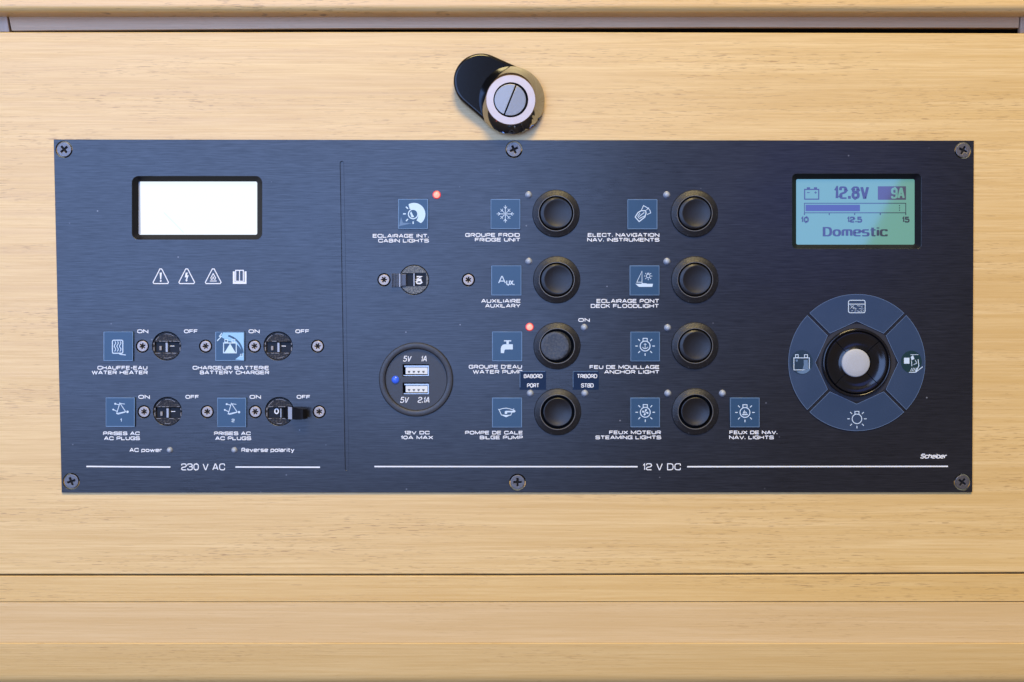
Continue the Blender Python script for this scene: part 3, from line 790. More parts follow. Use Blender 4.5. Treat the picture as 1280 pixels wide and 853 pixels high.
# --- small indicator lights
def lamp(px, py, r=4.0, kind='off', label=None):
    c = P(px, py, PT); k = r * S
    if kind == 'red':
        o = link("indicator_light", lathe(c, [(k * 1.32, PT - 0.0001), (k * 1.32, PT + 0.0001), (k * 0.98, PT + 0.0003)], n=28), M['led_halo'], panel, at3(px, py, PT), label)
        link("lens", lathe(c, [(k * 1.0, PT + 0.0003), (k * 0.9, PT + 0.0008), (k * 0.6, PT + 0.0012), (0, PT + 0.0014)], n=28), M['led_red'], o, at3(px, py, PT), None, smooth=60)
    else:
        o = link("indicator_light", lathe(c, [(k * 1.1, PT - 0.0001), (k * 1.1, PT + 0.0002), (k * 0.95, PT + 0.0003)], n=28), M['led_ring'], panel, at3(px, py, PT), label)
        link("lens", lathe(c, [(k * 0.97, PT + 0.0002), (k * 0.88, PT + 0.0008), (k * 0.6, PT + 0.0013), (k * 0.3, PT + 0.0015), (0, PT + 0.0015)], n=28), M['led_off'], o, at3(px, py, PT), None, smooth=60)
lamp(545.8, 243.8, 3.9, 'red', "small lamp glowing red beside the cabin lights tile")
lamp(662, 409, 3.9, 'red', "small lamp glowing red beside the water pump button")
for x, y in [(660.7, 243.9), (661, 327), (730.3, 409.6), (662.8, 491.8), (731, 491.8), (833.3, 243.8), (833.6, 327), (834.4, 409.8), (834.7, 491.8), (903, 491.8)]:
    lamp(x, y, 4.0, 'off')
lamp(212.3, 562.9, 3.6, 'off'); lamp(293, 562.9, 3.6, 'off')

# --- screens
def screen(outer, inner_px, r, depth, name, label, mat):
    ho, hi = PT - 0.0002, PT - depth
    n = 7
    A = rrect_px(*outer, r, ho, n); B = rrect_px(*inner_px, 2.0, hi, n)
    bm = bmesh.new()
    va = [bm.verts.new((x, -ho, z)) for x, z in A]; vb = [bm.verts.new((x, -hi, z)) for x, z in B]
    for i in range(len(va)):
        j = (i + 1) % len(va); bm.faces.new((va[i], va[j], vb[j], vb[i]))
    bmesh.ops.recalc_face_normals(bm, faces=bm.faces)
    if bm.faces[:][0].calc_center_median() is None: pass
    cx, cy = (outer[0] + outer[2]) / 2, (outer[1] + outer[3]) / 2
    hp = hi - 0.0001
    pane = link(name, shape([rrect_px(inner_px[0] - 3, inner_px[1] - 3, inner_px[2] + 3, inner_px[3] + 3, 2, hp)], hp - 0.002, hp), mat, panel, at3(cx, cy, hp), label)
    link("bezel", bm_mesh(bm), M['bezel'], pane, at3(cx, cy, hi), smooth=30)
    return pane, hp
blank, hp = screen((165, 220.5, 327.5, 299.5), (173.3, 227.2, 321.5, 293.6), 8, 0.0032, "blank_screen", "blank glowing white screen in a rounded black bezel", M['blank'])
ik = Ink(hp + 0.00003); ik.area([(171, 225), (175.2, 227), (175.8, 292.5), (171, 296)]); ik.build("screen_edge", M['blank_edge'], blank)
ik = Ink(hp + 0.00004); ik.line([(205, 266), (218, 279), (229.5, 291)], 0.8); ik.build("scratch", M['scratch'], blank)

lcd, hp = screen((990.5, 217.5, 1151.5, 311), (995.2, 224.2, 1143.2, 306.0), 5, 0.0030, "lcd_screen", "blue green backlit screen showing battery voltage", M['lcd'])
ik = Ink(hp + 0.00003)
ik.frame(1005.8, 237, 1023.4, 249.2, 1.4)
for x0 in (1008.6, 1017.4): ik.rect(x0, 234.3, x0 + 4, 236.4)
ik.rect(1008.8, 240.4, 1012, 241.4); ik.rect(1018, 240.4, 1021, 241.4); ik.rect(1019.1, 239.4, 1020, 242.4)
[(letter(ik, "12.8V", 1043.4 + q, 233.2, 1085.6 + q, 248.9, 2.0, 0.62), setattr(ik, "k", ik.k + 3)) for q in (-0.8, 0, 0.8)]
ik.frame(1005.6, 254.3, 1132.2, 266.2, 0.95)
for x in (1005.6, 1036.6, 1068.4, 1100.4, 1132.2): ik.rect(x - 0.6, 266.6, x + 0.6, 269)
for y in (256.6, 259.4, 262.2): ik.rect(1123.8, y, 1125, y + 1.4)
letter(ik, "10", 1001.2, 271, 1011, 278.5, 1.75, 0.5); letter(ik, "12.5", 1058.8, 271, 1077.8, 278.5, 1.75, 0.5); letter(ik, "15", 1127.5, 271, 1137, 278.5, 1.75, 0.5)
[(letter(ik, "Domestic", 1029.4 + q, 284, 1108.8 + q, 295.6, 1.5, 0.5), setattr(ik, "k", ik.k + 3)) for q in (-0.9, 0, 0.9)]
ik.build("readout", M['lcd_ink'], lcd, "dark readout with 12.8V, a bar scale and the word Domestic")
ik = Ink(hp + 0.00003); ik.rect(1097.3, 233.1, 1132.5, 250); ik.build("amp_box", M['lcd_box'], lcd)
ik = Ink(hp + 0.00006); [(letter(ik, "9A", 1114.2 + q, 234.8, 1130.6 + q, 248.6, 2.0, 0.45), setattr(ik, "k", ik.k + 3)) for q in (-0.4, 0.4)]; ik.build("amp_digits", M['lcd'], lcd)
ik = Ink(hp + 0.00003); ik.rect(1007, 256.2, 1075, 264.2); ik.build("level_bar", M['lcd_bar'], lcd)

# --- USB socket
uc = P(*USB, PT)
hf = PT - 0.0004
us = link("usb_socket", lathe(uc, [(18.5e-3, PT - 0.0001), (18.55e-3, PT + 0.0006), (18.1e-3, PT + 0.0012), (17.3e-3, PT + 0.0014), (16.2e-3, PT + 0.0013), (15.7e-3, PT + 0.0011), (15.2e-3, hf - 0.0002), (15.2e-3, hf - 0.003)], n=96, cap_last=False),
          M['usb_face'], panel, at3(*USB, PT), "round black twin USB charging socket", smooth=35)
ports = [(503.4, 455.7, 536.2, 470.9), (503.4, 478.6, 536.2, 493.7)]
me = shape([circle(P(*USB, hf), 15.35e-3, 72)] + [quad_px(*p, hf) for p in ports], hf - 0.0015, hf, 0.0001)
link("socket_face", me, M['usb_face'], us, at3(*USB, hf))
for p in ports:
    bm = bmesh.new()
    x0, z1 = P(p[0], p[1], hf); x1, z0 = P(p[2], p[3], hf)
    t = 0.0005
    def add(x0, x1, z0, z1, h0, h1, mi, bev=0.0):
        b2 = bmesh.new(); box_bm(b2, x0, x1, z0, z1, h0, h1, bev, mi); m2 = bm_mesh(b2); bm.from_mesh(m2); bpy.data.meshes.remove(m2)
    add(x0 - t, x1 + t, z0 - t, z1 + t, hf - 0.007, hf - 0.006, 3)
    add(x0 + 0.0008, x1 - 0.0002, z1 - 0.0012, z1 - 0.0006, hf - 0.006, hf - 0.0002, 0)
    add(x0 + 0.0004, x1 - 0.0002, z0 + 0.0003, z0 + 0.0007, hf - 0.006, hf - 0.0003, 0)
    add(x1 - 0.0006, x1 - 0.0001, z0 + 0.0004, z1 - 0.0006, hf - 0.006, hf - 0.0004, 0)
    add(x0 + 0.0014, x1 - 0.0007, z0 + 0.0011, z1 - 0.0015, hf - 0.006, hf - 0.0006, 1, 0.0001)
    for i in range(4):
        xc = x0 + 0.0031 + i * 0.0024
        add(xc - 0.0006, xc + 0.0006, z0 + 0.0022, z0 + 0.0028, hf - 0.0008, hf - 0.00052, 2)
        add(xc - 0.0003, xc + 0.0003, z0 + 0.0018, z0 + 0.0022, hf - 0.0008, hf - 0.00050, 2)
    link("usb_port", bm_mesh(bm), [M['usb_metal'], M['usb_white'], M['usb_contact'], M['recess']], us, ((x0 + x1) / 2, -hf, (z0 + z1) / 2))
ik = Ink(hf + 0.00006)
letter(ik, "5V", 503.8, 445, 514.8, 452.2, 0.95, 0.35, 0, 0.2); letter(ik, "1A", 525.8, 445, 534.8, 452.2, 0.95, 0.35, 0, 0.2)
letter(ik, "5V", 500.1, 496.4, 511.6, 503.8, 0.95, 0.35, 0, 0.2); letter(ik, "2.1A", 522, 496.4, 538.2, 503.8, 0.95, 0.4, 0, 0.2)
ik.build("lettering", M['paint'], us)
bl = P(494.4, 474.8, hf)
link("status_light", lathe(bl, [(4.8 * S, hf), (4.6 * S, hf + 0.0007), (3.0 * S, hf + 0.0013), (0, hf + 0.0015)], n=28), M['led_blue'], us, (bl[0], -hf, bl[1]), "small blue lamp", smooth=60)

# --- icon tiles
HT = PT + 0.0011
def tile(x0, y0, x1, y1, label, edge=True):
    outer = quad_px(x0, y0, x1, y1, HT)
    me = shape([outer], PT - 0.0001, HT, 0.00008)
    bm = bmesh.new(); bm.from_mesh(me); bpy.data.meshes.remove(me)
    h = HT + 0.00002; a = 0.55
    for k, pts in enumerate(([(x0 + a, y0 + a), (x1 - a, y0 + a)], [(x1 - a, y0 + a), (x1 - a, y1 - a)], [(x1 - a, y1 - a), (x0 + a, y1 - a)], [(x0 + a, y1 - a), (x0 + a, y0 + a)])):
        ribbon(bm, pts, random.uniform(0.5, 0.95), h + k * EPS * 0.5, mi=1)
    return link("icon_tile", bm_mesh(bm), [M['tile'], M['tile_edge']], panel, at3((x0 + x1) / 2, (y0 + y1) / 2, HT), label)
HI = HT + 0.00006
def bulb(ik, cx, cy, r, ray0, ray1, wd, skip=()):
    ik.ring(cx, cy, r, wd)
    ik.frame(cx - r * 0.42, cy - r * 1.55, cx + r * 0.42, cy - r * 0.98, wd * 0.9)
    for a in (0, 45, 90, 135, 180, 225, 315):
        if a in skip: continue
        ca, sa = math.cos(R(a)), math.sin(R(a))
        ik.line([(cx + ca * ray0, cy + sa * ray0), (cx + ca * ray1, cy + sa * ray1)], wd)

# water heater
t = tile(129.3, 414.6, 166.3, 451.6, "blue tile with a water heater symbol"); ik = Ink(HI)
ik.line(arc(142, 427, 1.5, 180, 270, 4) + arc(152, 427, 1.5, 270, 360, 4) + arc(152, 440.3, 1.5, 0, 90, 4) + arc(142, 440.3, 1.5, 90, 180, 4), 1.2, True)
for x in (143.7, 147, 150.3): ik.line([(x + 0.9 * math.sin(i * 1.0), 427 + i * 1.25) for i in range(11)], 0.95)
ik.line([(149, 442.6), (152, 443.4), (157.2, 444)], 1.1); ik.build("icon", M['print_icon'], t)
# battery charger
t = tile(269, 414.8, 305.5, 451.4, "shiny blue tile with a battery charger symbol and a film, its shine coloured pale, over its upper right half"); ik = Ink(HI)
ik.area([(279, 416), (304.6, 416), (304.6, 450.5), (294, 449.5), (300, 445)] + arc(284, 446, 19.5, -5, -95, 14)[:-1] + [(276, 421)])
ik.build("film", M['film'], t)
ik = Ink(HI + 0.00009)
ik.line(arc(279, 443.5, 24.5, -75, -5, 14), 2.2); ik.build("film_crease", M['tile'], t)
ik = Ink(HI + 0.00013)
ik.frame(279.5, 429, 295.3, 441.3, 1.2); ik.area([(287.6, 429.6), (280.6, 441), (294.4, 441)])
ik.frame(281, 424.8, 284.6, 427.9, 0.9); ik.frame(290, 424.8, 293.6, 427.9, 0.9)
ik.line([(277.4, 416.5), (274.4, 420.6), (276.6, 421), (271.5, 426.4)], 1.2)
ik.frame(300.4, 443, 303, 446.4, 0.6)
ik.build("icon", M['residue'], t)
# two plug tiles
for (x0, y0, dig, lab) in ((132, 497, "1", "blue tile with a plug triangle numbered 1"), (271.4, 497.4, "2", "blue tile with a plug triangle numbered 2")):
    t = tile(x0, y0, x0 + 36.4, y0 + 36.8, lab); ik = Ink(HI)
    q = lambda u, v: (x0 + u, y0 + v)
    ik.line([q(17.8, 7), q(13.8, 20.2), q(25, 17.8)], 0.9, True)
    ik.line([q(11.5, 7.8), q(17.2, 9.4)], 0.9); ik.line([q(18.4, 7.6), q(24, 8.3)], 0.8); ik.line([q(9.2, 15), q(14.2, 17.4)], 0.9)
    ik.disc(*q(12, 8), 1.2); ik.disc(*q(9.6, 15.2), 1.1); ik.disc(*q(27.4, 18), 1.5); ik.line([q(14.4, 20.2), q(15.6, 21), q(24.6, 18.4)], 0.8)
    letter(ik, dig, x0 + 18.2, y0 + 26.4, x0 + (20.2 if dig == "1" else 21.8), y0 + 30.6, 0.8)
    ik.build("icon", M['print_icon'], t)
# cabin lights
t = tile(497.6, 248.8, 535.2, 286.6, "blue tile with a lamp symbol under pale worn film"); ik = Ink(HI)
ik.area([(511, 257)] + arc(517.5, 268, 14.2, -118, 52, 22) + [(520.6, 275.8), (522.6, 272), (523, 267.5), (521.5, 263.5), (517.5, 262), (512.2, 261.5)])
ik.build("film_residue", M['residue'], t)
ik = Ink(HI); ik.area([(498.8, 283), (501.4, 271.4), (503.6, 278.6), (515, 279.2), (506, 281.4)]); ik.build("film_smear", M['smear'], t)
ik = Ink(HI + 0.00004); ik.ring(516.4, 267.8, 5.9, 1.3)
for a, r0, r1 in ((180, 9, 12.6), (225, 9, 12.6), (135, 9, 12.6), (90, 9.4, 12.6)):
    ik.line([(516.4 + r0 * math.cos(R(a)), 267.6 + r0 * math.sin(R(a))), (516.4 + r1 * math.cos(R(a)), 267.6 + r1 * math.sin(R(a)))], 1.5)
ik.area([(512.6, 266.5), (514, 264.3), (515.6, 268), (517.8, 271.6), (514.4, 272)])
ik.build("icon", M['residue'], t)
# fridge
t = tile(613.2, 249, 650.4, 286.6, "blue tile with a snowflake symbol"); ik = Ink(HI)
cx, cy = 631.7, 267.6
for a in range(0, 360, 90):
    ca, sa = math.cos(R(a)), math.sin(R(a)); T = lambda u, v: (cx + u * ca - v * sa, cy + u * sa + v * ca)
    ik.line([T(0.2, 0), T(10.8, 0)], 0.75)
    ik.line([T(9.0, 2.0), T(6.6, 0.1), T(9.0, -2.0)], 0.7)
    ca, sa = math.cos(R(a + 45)), math.sin(R(a + 45)); U = lambda u, v: (cx + u * ca - v * sa, cy + u * sa + v * ca)
    ik.line([U(1.4, 0), U(8.6, 0)], 0.65)
    ik.line([U(6.9, 2.3), U(5.4, 0.1), U(6.9, -2.3)], 0.6)
ik.build("icon", M['print_icon'], t)
# auxiliary
t = tile(614, 332, 651.8, 369.6, "blue tile lettered Aux."); ik = Ink(HI)
letter(ik, "A", 622.8, 345.2, 632.2, 354.6, 1.1); letter(ik, "UX.", 632.8, 350.4, 643.2, 356.8, 1.2); ik.build("icon", M['print_icon'], t)
# water pump tap
t = tile(615, 414.6, 652.8, 451.8, "blue tile with a tap symbol"); ik = Ink(HI)
ik.area([(626, 441.6), (626, 435.6), (626.8, 433), (628.6, 431.2), (631, 430.6), (641, 430.6), (641, 437), (632, 437), (630.6, 438), (630, 441.6)])
ik.rect(633, 426.6, 636, 430.4); ik.rect(630, 425.6, 639, 427)
ik.build("icon", M['print_icon'], t)
# bilge pump
t = tile(615, 497.2, 652.6, 534.6, "blue tile with a bilge pump symbol"); ik = Ink(HI)
ik.line([(622.8, 511.6), (624, 512.8), (626.8, 519), (633, 519.4), (638.4, 519.2), (640, 515.6)], 0.9)
ik.line([(623.2, 512.6), (628, 511), (632.5, 510.4), (637, 511.2), (641.2, 512.6), (642.4, 511)], 0.9)
ik.area([(631, 517.6), (631, 514.6), (632.4, 513.8), (640.6, 513.8), (642.8, 512.4), (644.6, 514.2), (643, 515.8), (634, 515.6), (634, 517.6)])
ik.area([(627, 519.2), (638, 519.2), (632.6, 521.8)]); ik.build("icon", M['print_icon'], t)
# navigation instruments
t = tile(784.2, 249.2, 821.8, 286.8, "blue tile with a navigation instruments symbol"); ik = Ink(HI)
ik.line([(794, 271.6), (797.6, 265.8), (801.5, 263.6), (807, 263.6), (807.6, 266.8), (806, 271.6), (799, 277.2)], 1.2, True)
ik.line([(797, 271), (799.8, 266.6)], 0.9); ik.line([(797.6, 272.8), (798.8, 271), (805.4, 265.8)], 0.9); ik.line([(799, 273.6), (803, 271.4), (806, 270)], 0.9)
ik.line([(801.8, 262.8), (804.4, 257.2), (810.2, 260.6)], 0.9); ik.line([(808, 262.8), (811.2, 259.8)], 0.8); ik.line([(810.2, 260.2), (812.6, 263.6), (813.4, 266.4), (809, 268.4)], 0.8)
ik.build("icon", M['print_icon'], t)
# deck floodlight
t = tile(787, 332, 824.4, 369.6, "blue tile with a sailing yacht and lamp symbol"); ik = Ink(HI)
ik.line([(802.5, 339.2), (796, 353), (802.5, 353)], 0.8, True); ik.line([(802.5, 353), (802.5, 355.4)], 0.8)
ik.area([(794.2, 355), (802, 355), (803, 354.2), (808, 354.4), (808.6, 355), (816.2, 355), (815.4, 358.8), (798.6, 358.8)])
bulb(ik, 810.3, 345.3, 2.3, 3.6, 5.1, 0.75); ik.build("icon", M['print_icon'], t)
# anchor light, steaming lights, navigation lights
for (bx, by, x0, y0, what) in ((806.4, 432.8, 788, 414.8, "anchor"), (806.6, 515.6, 788, 497.2, "propeller"), (931.2, 515.8, 912.6, 497.2, "small yacht")):
    t = tile(x0, y0, x0 + 37, y0 + 37.2, "blue tile with a lamp symbol holding %s" % ("an anchor" if what == "anchor" else "a " + what)); ik = Ink(HI)
    bulb(ik, bx, by, 6.2, 9.0, 12.2, 1.1)
    if what == "anchor":
        ik.line([(bx, by - 3.6), (bx, by + 3.4)], 0.7); ik.line([(bx - 1.8, by - 2), (bx + 1.8, by - 2)], 0.6)
        ik.line(arc(bx, by, 3.4, 20, 160, 9), 0.8)
    elif what == "propeller":
        for a in (20, 110, 200, 290):
            ca, sa = math.cos(R(a)), math.sin(R(a))
            T = lambda u, v: (bx + u * ca - v * sa, by + u * sa + v * ca)
            ik.area([T(0.3, 0), T(2.6, -1.6), T(4.1, -0.6), T(4.0, 1.0), T(2.2, 0.8)])
    else:
        ik.area([(bx - 0.3, by - 3.8), (bx - 0.3, by + 1.2), (bx - 2.8, by + 1.2)]); ik.area([(bx + 0.6, by - 1.8), (bx + 2.8, by + 1.2), (bx + 0.6, by + 1.2)])
        ik.area([(bx - 4, by + 2), (bx + 4, by + 2), (bx + 3, by + 3.4), (bx - 3, by + 3.4)])
    ik.build("icon", M['print_icon'], t)

# --- printed captions
HPR = PT + 0.00004
def cap(text, x0, y0, x1, y1, wd=0.98):
    letter(Ink(HPR), text, x0, y0, x1, y1, wd).build("caption", M['paint'], panel, "white lettering reading %s" % text)
for x0, x1, y in ((171.5, 185.4, 412), (173, 187.3, 494), (310.7, 324.5, 412), (312, 326.2, 494)): cap("ON", x0, y, x1, y + 4.7)
for x0, x1, y in ((230, 247.2, 412), (231.8, 248.7, 494), (369.2, 386.6, 412), (370.8, 387.9, 494)): cap("OFF", x0, y, x1, y + 4.7)
cap("ON", 722.9, 398, 737.2, 402.5)
for args in [("CHAUFFE-EAU", 121.8, 457.6, 184.2, 462.3), ("WATER HEATER", 114.7, 463.5, 184.7, 468.2),
             ("CHARGEUR BATTERIE", 240.8, 457.6, 336.3, 462.3), ("BATTERY CHARGER", 249.8, 463.5, 336.5, 468.2),
             ("PRISES AC", 128.9, 539.7, 174.6, 544.2), ("AC PLUGS", 130, 545.8, 174.8, 550.4),
             ("PRISES AC", 267.5, 539.7, 313.3, 544.2), ("AC PLUGS", 269, 545.8, 313.9, 550.4),
             ("AC power", 161.8, 560.3, 202.8, 565.2), ("Reverse polarity", 301.7, 560.0, 367.9, 565.2),
             ("ECLAIRAGE INT.", 465.9, 292.7, 536, 297.4), ("CABIN LIGHTS", 472.8, 298.7, 536, 303.4),
             ("GROUPE FROID", 581.6, 291.6, 649.7, 296.3), ("FRIDGE UNIT", 593.6, 297.5, 650.5, 302.2),
             ("AUXILIAIRE", 601.5, 374, 650.9, 378.8), ("AUXILARY", 606.4, 380, 650.6, 384.8),
             ("GROUPE D'EAU", 586, 456.3, 652.5, 461.1), ("WATER PUMP", 591, 462.6, 653, 467.4),
             ("POMPE DE CALE", 581.3, 538.8, 653.5, 543.3), ("BILGE PUMP", 599.7, 544.8, 653.5, 549.3),
             ("12V DC", 505.4, 538.9, 537, 543.2), ("10A MAX", 501, 544.9, 541.4, 549.3),
             ("ELECT. NAVIGATION", 734.7, 291.6, 824.2, 296.3), ("NAV. INSTRUMENTS", 734, 297.6, 824.2, 302.3),
             ("ECLAIRAGE PONT", 745.7, 374, 824, 378.9), ("DECK FLOODLIGHT", 738.5, 380.2, 823.6, 385.1),
             ("FEU DE MOUILLAGE", 737, 456.7, 824.3, 461.4), ("ANCHOR LIGHT", 755.3, 462.8, 824.3, 467.4),
             ("FEUX MOTEUR", 761.5, 538.5, 826.1, 543), ("STEAMING LIGHTS", 744.4, 544.7, 826.3, 549.3),
             ("FEUX DE NAV.", 911.8, 538.5, 971.8, 543), ("NAV. LIGHTS", 911.4, 544.7, 967.2, 549.3)]:
    cap(*args)
cap("230 V AC", 226.6, 579.6, 281.2, 588.1, 1.1); cap("12 V DC", 803.5, 579.4, 851, 588, 1.1)
letter(Ink(HPR), "Scheiber", 1150.4, 567.4, 1184.8, 573.4, 1.15, 0.34, 0, 0.3).build("caption", M['paint'], panel, "small slanted white maker lettering")
for pts in ([(108, 583.3), (213, 584)], [(294.3, 584), (400, 584.3)], [(468, 583.4), (797, 583.6)], [(859, 583.6), (1185, 583.2)]):
    Ink(HPR).line(pts, 1.7).build("divider_line", M['paint'], panel)
# warning symbols
def tri(ik, cx, y0, y1, hw):
    ik.line([(cx - 1.2, y0 + 0.4), (cx + 1.2, y0 + 0.4), (cx + hw - 0.6, y1 - 2.2), (cx + hw - 1.6, y1 - 0.6), (cx - hw + 1.6, y1 - 0.6), (cx - hw + 0.6, y1 - 2.2)], 1.15, True)
ik = Ink(HPR); tri(ik, 201, 336, 355.3, 10.2); ik.area([(199.6, 341), (202.2, 341), (201.6, 349.6), (200.2, 349.6)]); ik.disc(200.9, 351.4, 1.1); ik.build("warning_symbol", M['paint'], panel, "white triangle with an exclamation mark")
ik = Ink(HPR); tri(ik, 233.4, 336, 355.3, 10.4); ik.area([(232.2, 341), (234.6, 341), (233.8, 344.6), (235.8, 344.4), (233.6, 350), (234.8, 350), (233, 352.4), (231.6, 350), (232.6, 349.6), (233.2, 346.6), (231, 347)]); ik.build("warning_symbol", M['paint'], panel, "white triangle with a lightning bolt")
ik = Ink(HPR); tri(ik, 266.5, 336, 355.3, 10.4); ik.rect(262.2, 351, 270.8, 352)
for s in (-1, 1): ik.line([(266.5, 342), (266.5 + s * 2, 346), (266.5 + s * 3, 347.4), (266.5 + s * 2.2, 350)], 1.0); ik.line([(266.5, 346), (266.5 + s * 1.4, 350)], 0.8)
ik.build("warning_symbol", M['paint'], panel, "white triangle with flames")
ik = Ink(HPR); ik.frame(294.6, 338.2, 304.2, 351.8, 1.2); ik.line([(299.4, 338), (299.4, 352)], 1.1); ik.line([(292.3, 339.5), (292.3, 353.9), (306.9, 353.9), (306.9, 339.5)], 2.4); ik.build("warning_symbol", M['paint'], panel, "white open manual symbol")

# --- stuck-on labels over the bilge pump button
for (x0, y0, x1, y1, a, ax, b, bx) in ((649.6, 464, 682.6, 487.4, "BABORD", (654.7, 678.3), "PORT", (658.8, 674)), (716, 464, 748.5, 487.4, "TRIBORD", (721.4, 746.5), "STBD", (726.5, 742))):
    hst = PT + 0.00016
    me = shape([quad_px(x0, y0, x1, y1, hst)], PT, hst)
    bm = bmesh.new(); bm.from_mesh(me); bpy.data.meshes.remove(me)
    ribbon(bm, [(x0 + 0.3, y0 + 0.4), (x1 - 1, y0 + 0.4)], 0.5, hst + EPS, mi=1); ribbon(bm, [(x0 + 0.4, y0 + 0.8), (x0 + 0.4, y1 - 3)], 0.5, hst + 2 * EPS, mi=1)
    t = link("sticker", bm_mesh(bm), [M['sticker'], M['tile_edge']], panel, at3((x0 + x1) / 2, (y0 + y1) / 2, hst), "dark blue sticker reading %s %s" % (a, b))
    ik = Ink(hst + 0.00003); letter(ik, a, ax[0], 467.8, ax[1], 472.9, 0.85); letter(ik, b, bx[0], 479.4, bx[1], 484.6, 0.85); ik.build("lettering", M['paint'], t)

# --- direction pad
DC = (1071, 453.4); h0 = PT + 0.0006
dp = link("direction_pad", lathe(P(*DC, PT), [(19.2e-3, PT - 0.0001), (19.2e-3, PT + 0.0002), (0.0, PT + 0.0002)], n=64), M['dot_base'] if 'dot_base' in M else plain("pad_base", (0.018, 0.018, 0.024), 0.5), panel, at3(*DC, PT), "round four-way pad with a grey centre button and blue symbol segments")
for k in range(4):
    mid = -90 + 90 * k
    g = 2.1
    ro = 85.3
    da = math.degrees(math.asin(g / ro))
    pts = arc(*DC, ro, mid - 45 + da, mid + 45 - da, 30)
    ca, sa = math.cos(R(mid)), math.sin(R(mid))
    # inner edge: corner near the diagonal, notch pointing outwards along the axis
    def loc(u, v): return (DC[0] + u * ca - v * sa, DC[1] + u * sa + v * ca)
    pts += [loc(35.4 + 1.2, 35.4 - 1.8), loc(52, 0), loc(35.4 + 1.2, -35.4 + 1.8)]
    me = shape([[P(x, y, h0) for x, y in pts]], PT + 0.0001, h0, 0.00008)
    bm = bmesh.new(); bm.from_mesh(me); bpy.data.meshes.remove(me)
    ribbon(bm, pts, 0.55, h0 + 0.00002, True, 1)
    link("pad_segment", bm_mesh(bm), [M['segment'], M['segment_edge']], dp, at3(*loc(64, 0), h0))
# knob: ring, four keys, dome
kc = P(1071, 453.6, PT + 0.002)
link("pad_ring", lathe(kc, [(17.0e-3, PT), (17.2e-3, PT + 0.0010), (17.0e-3, PT + 0.0022), (16.5e-3, PT + 0.0027), (16.0e-3, PT + 0.0026), (15.7e-3, PT + 0.0020), (15.5e-3, PT + 0.0008)], n=96, cap_last=False), M['gloss_black'], dp, at3(*DC, PT + 0.002), smooth=60)
for k in range(4):
    bm = bmesh.new(); rows = []
    prof = [(15.45e-3, PT + 0.0005), (15.40e-3, PT + 0.0020), (15.0e-3, PT + 0.0027), (14.2e-3, PT + 0.0028), (12.6e-3, PT + 0.0020), (10.6e-3, PT + 0.0015), (8.6e-3, PT + 0.0016), (7.1e-3, PT + 0.0022), (7.0e-3, PT + 0.0010)]
    for r, h in prof:
        gap = 0.00018
        d = math.asin(gap / r); a0, a1 = R(-45 + 90 * k) + d, R(45 + 90 * k) - d
        rows.append([bm.verts.new((kc[0] + r * math.cos(a0 + (a1 - a0) * i / 20), -h, kc[1] + r * math.sin(a0 + (a1 - a0) * i / 20))) for i in range(21)])
    for i in range(len(rows) - 1):
        for j in range(20): bm.faces.new((rows[i][j], rows[i][j + 1], rows[i + 1][j + 1], rows[i + 1][j]))
    for j in (0, 20):
        try: bm.faces.new([r[j] for r in rows])
        except ValueError: pass
    bmesh.ops.recalc_face_normals(bm, faces=bm.faces)
    a = R(90 * k)
    link("direction_key", bm_mesh(bm), M['gloss_black'], dp, (kc[0] + 0.011 * math.cos(a), -PT - 0.002, kc[1] + 0.011 * math.sin(a)), smooth=40)
dcn = P(1070, 454, PT + 0.003)
link("centre_button", lathe(dcn, [(7.0e-3, PT + 0.0005), (7.0e-3, PT + 0.0027), (6.85e-3, PT + 0.0030), (6.4e-3, PT + 0.0032), (3.5e-3, PT + 0.0034), (0, PT + 0.00345)], n=64), M['grey_dome'], dp, (dcn[0], -PT - 0.003, dcn[1]), "pale grey round centre button", smooth=50)
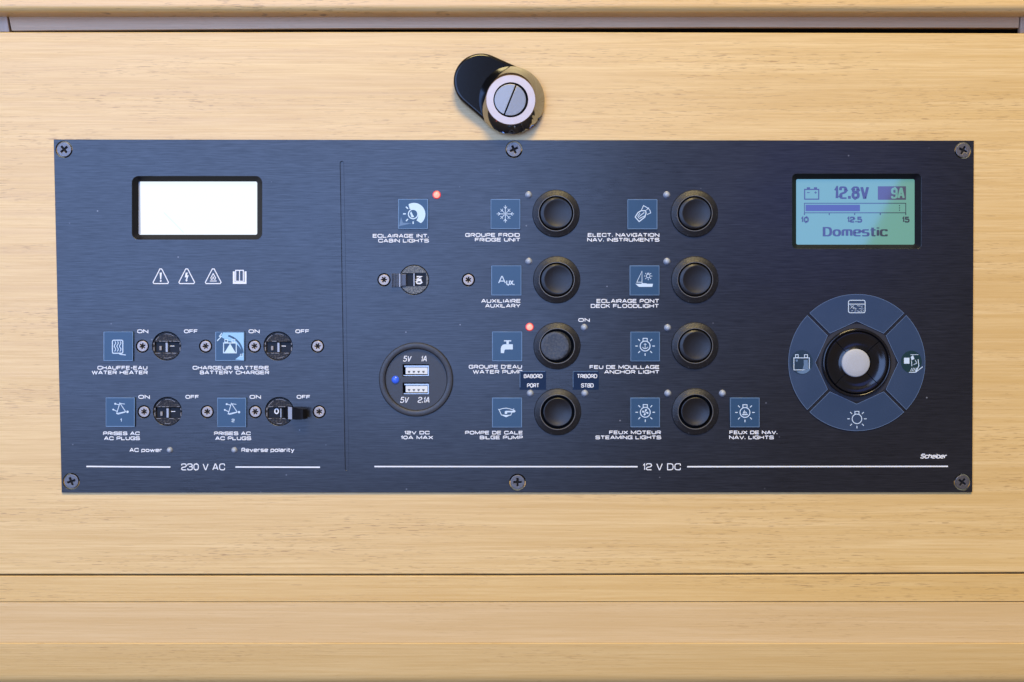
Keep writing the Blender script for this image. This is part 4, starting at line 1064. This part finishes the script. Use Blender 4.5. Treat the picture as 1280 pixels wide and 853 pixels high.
# badges and symbols on the segments
ib = h0 + 0.00006
link("badge", shape([[P(x, y, ib) for x, y in arc(1002, 453.2, 14.0, 0, 352, 44, 15.3)]], ib - 0.00004, ib), M['dot_dark'], dp, at3(1002, 453, ib))
link("badge", shape([[P(x, y, ib) for x, y in arc(1139.2, 452.6, 13.0, 0, 352, 44, 14.0)]], ib - 0.00004, ib), M['dot_green'], dp, at3(1139, 453, ib), "worn dark glossy badge")
ik = Ink(ib + 0.00003)
ik.frame(992.4, 447.6, 1011.6, 462.6, 0.9); ik.frame(994.4, 443.6, 997.8, 447.2, 0.8); ik.frame(1005.6, 443.6, 1009.4, 447.2, 0.8)
ik.build("symbol", M['print_icon'], dp, "white battery symbol")
ik = Ink(ib + 0.00002); ik.area([(1004.6, 450), (1009.6, 450), (1010.6, 462), (1003.4, 461.4), (1004.8, 456)]); ik.disc(996, 451, 1.4); ik.area(arc(1003, 456, 11.5, 25, 130, 12) + [(1000, 464)]); ik.build("badge_wear", M['smear'], dp)
ik = Ink(ib + 0.00003); ik.rect(1130, 447.4, 1136.8, 454.8); ik.area([(1138.4, 446.4), (1141.4, 444.4), (1143, 449), (1139.4, 450.4)])
ik.line([(1138, 443.6), (1148, 443.6)], 0.6); ik.line([(1139.4, 451), (1139.8, 458)], 0.8); ik.line([(1147.6, 449.4), (1148.6, 457.6), (1144.6, 465)], 1.0); ik.line([(1142, 456), (1146.4, 454)], 0.7); ik.line([(1144, 450), (1145.6, 453.6)], 0.7)
for i in range(5): ik.line([(1138 + i * 1.9, 464.4), (1140 + i * 1.9, 460)], 0.6)
ik.line([(1136.2, 465.6), (1144.6, 465.6), (1153.4, 458.6)], 0.9)
ik.build("symbol", M['print_icon'], dp, "worn white pump symbol")
ik = Ink(ib + 0.00003)
ik.line(arc(1062.8, 377.8, 2.2, 180, 270, 4) + arc(1079.2, 377.8, 2.2, 270, 360, 4) + arc(1079.2, 389, 2.2, 0, 90, 4) + arc(1062.8, 389, 2.2, 90, 180, 4), 0.95, True)
ik.line([(1060.8, 380.4), (1081.2, 380.4)], 0.9)
for i in range(34): x = random.uniform(1062, 1079); y = random.uniform(382, 389.6); ik.rect(x, y, x + random.uniform(0.7, 2.2), y + 0.5)
ik.build("symbol", M['print_icon'], dp, "white water tank symbol")
ik = Ink(ib + 0.00003); bulb(ik, 1071.2, 523.8, 6.0, 8.8, 12.0, 1.0); ik.build("symbol", M['print_icon'], dp, "white lamp symbol")
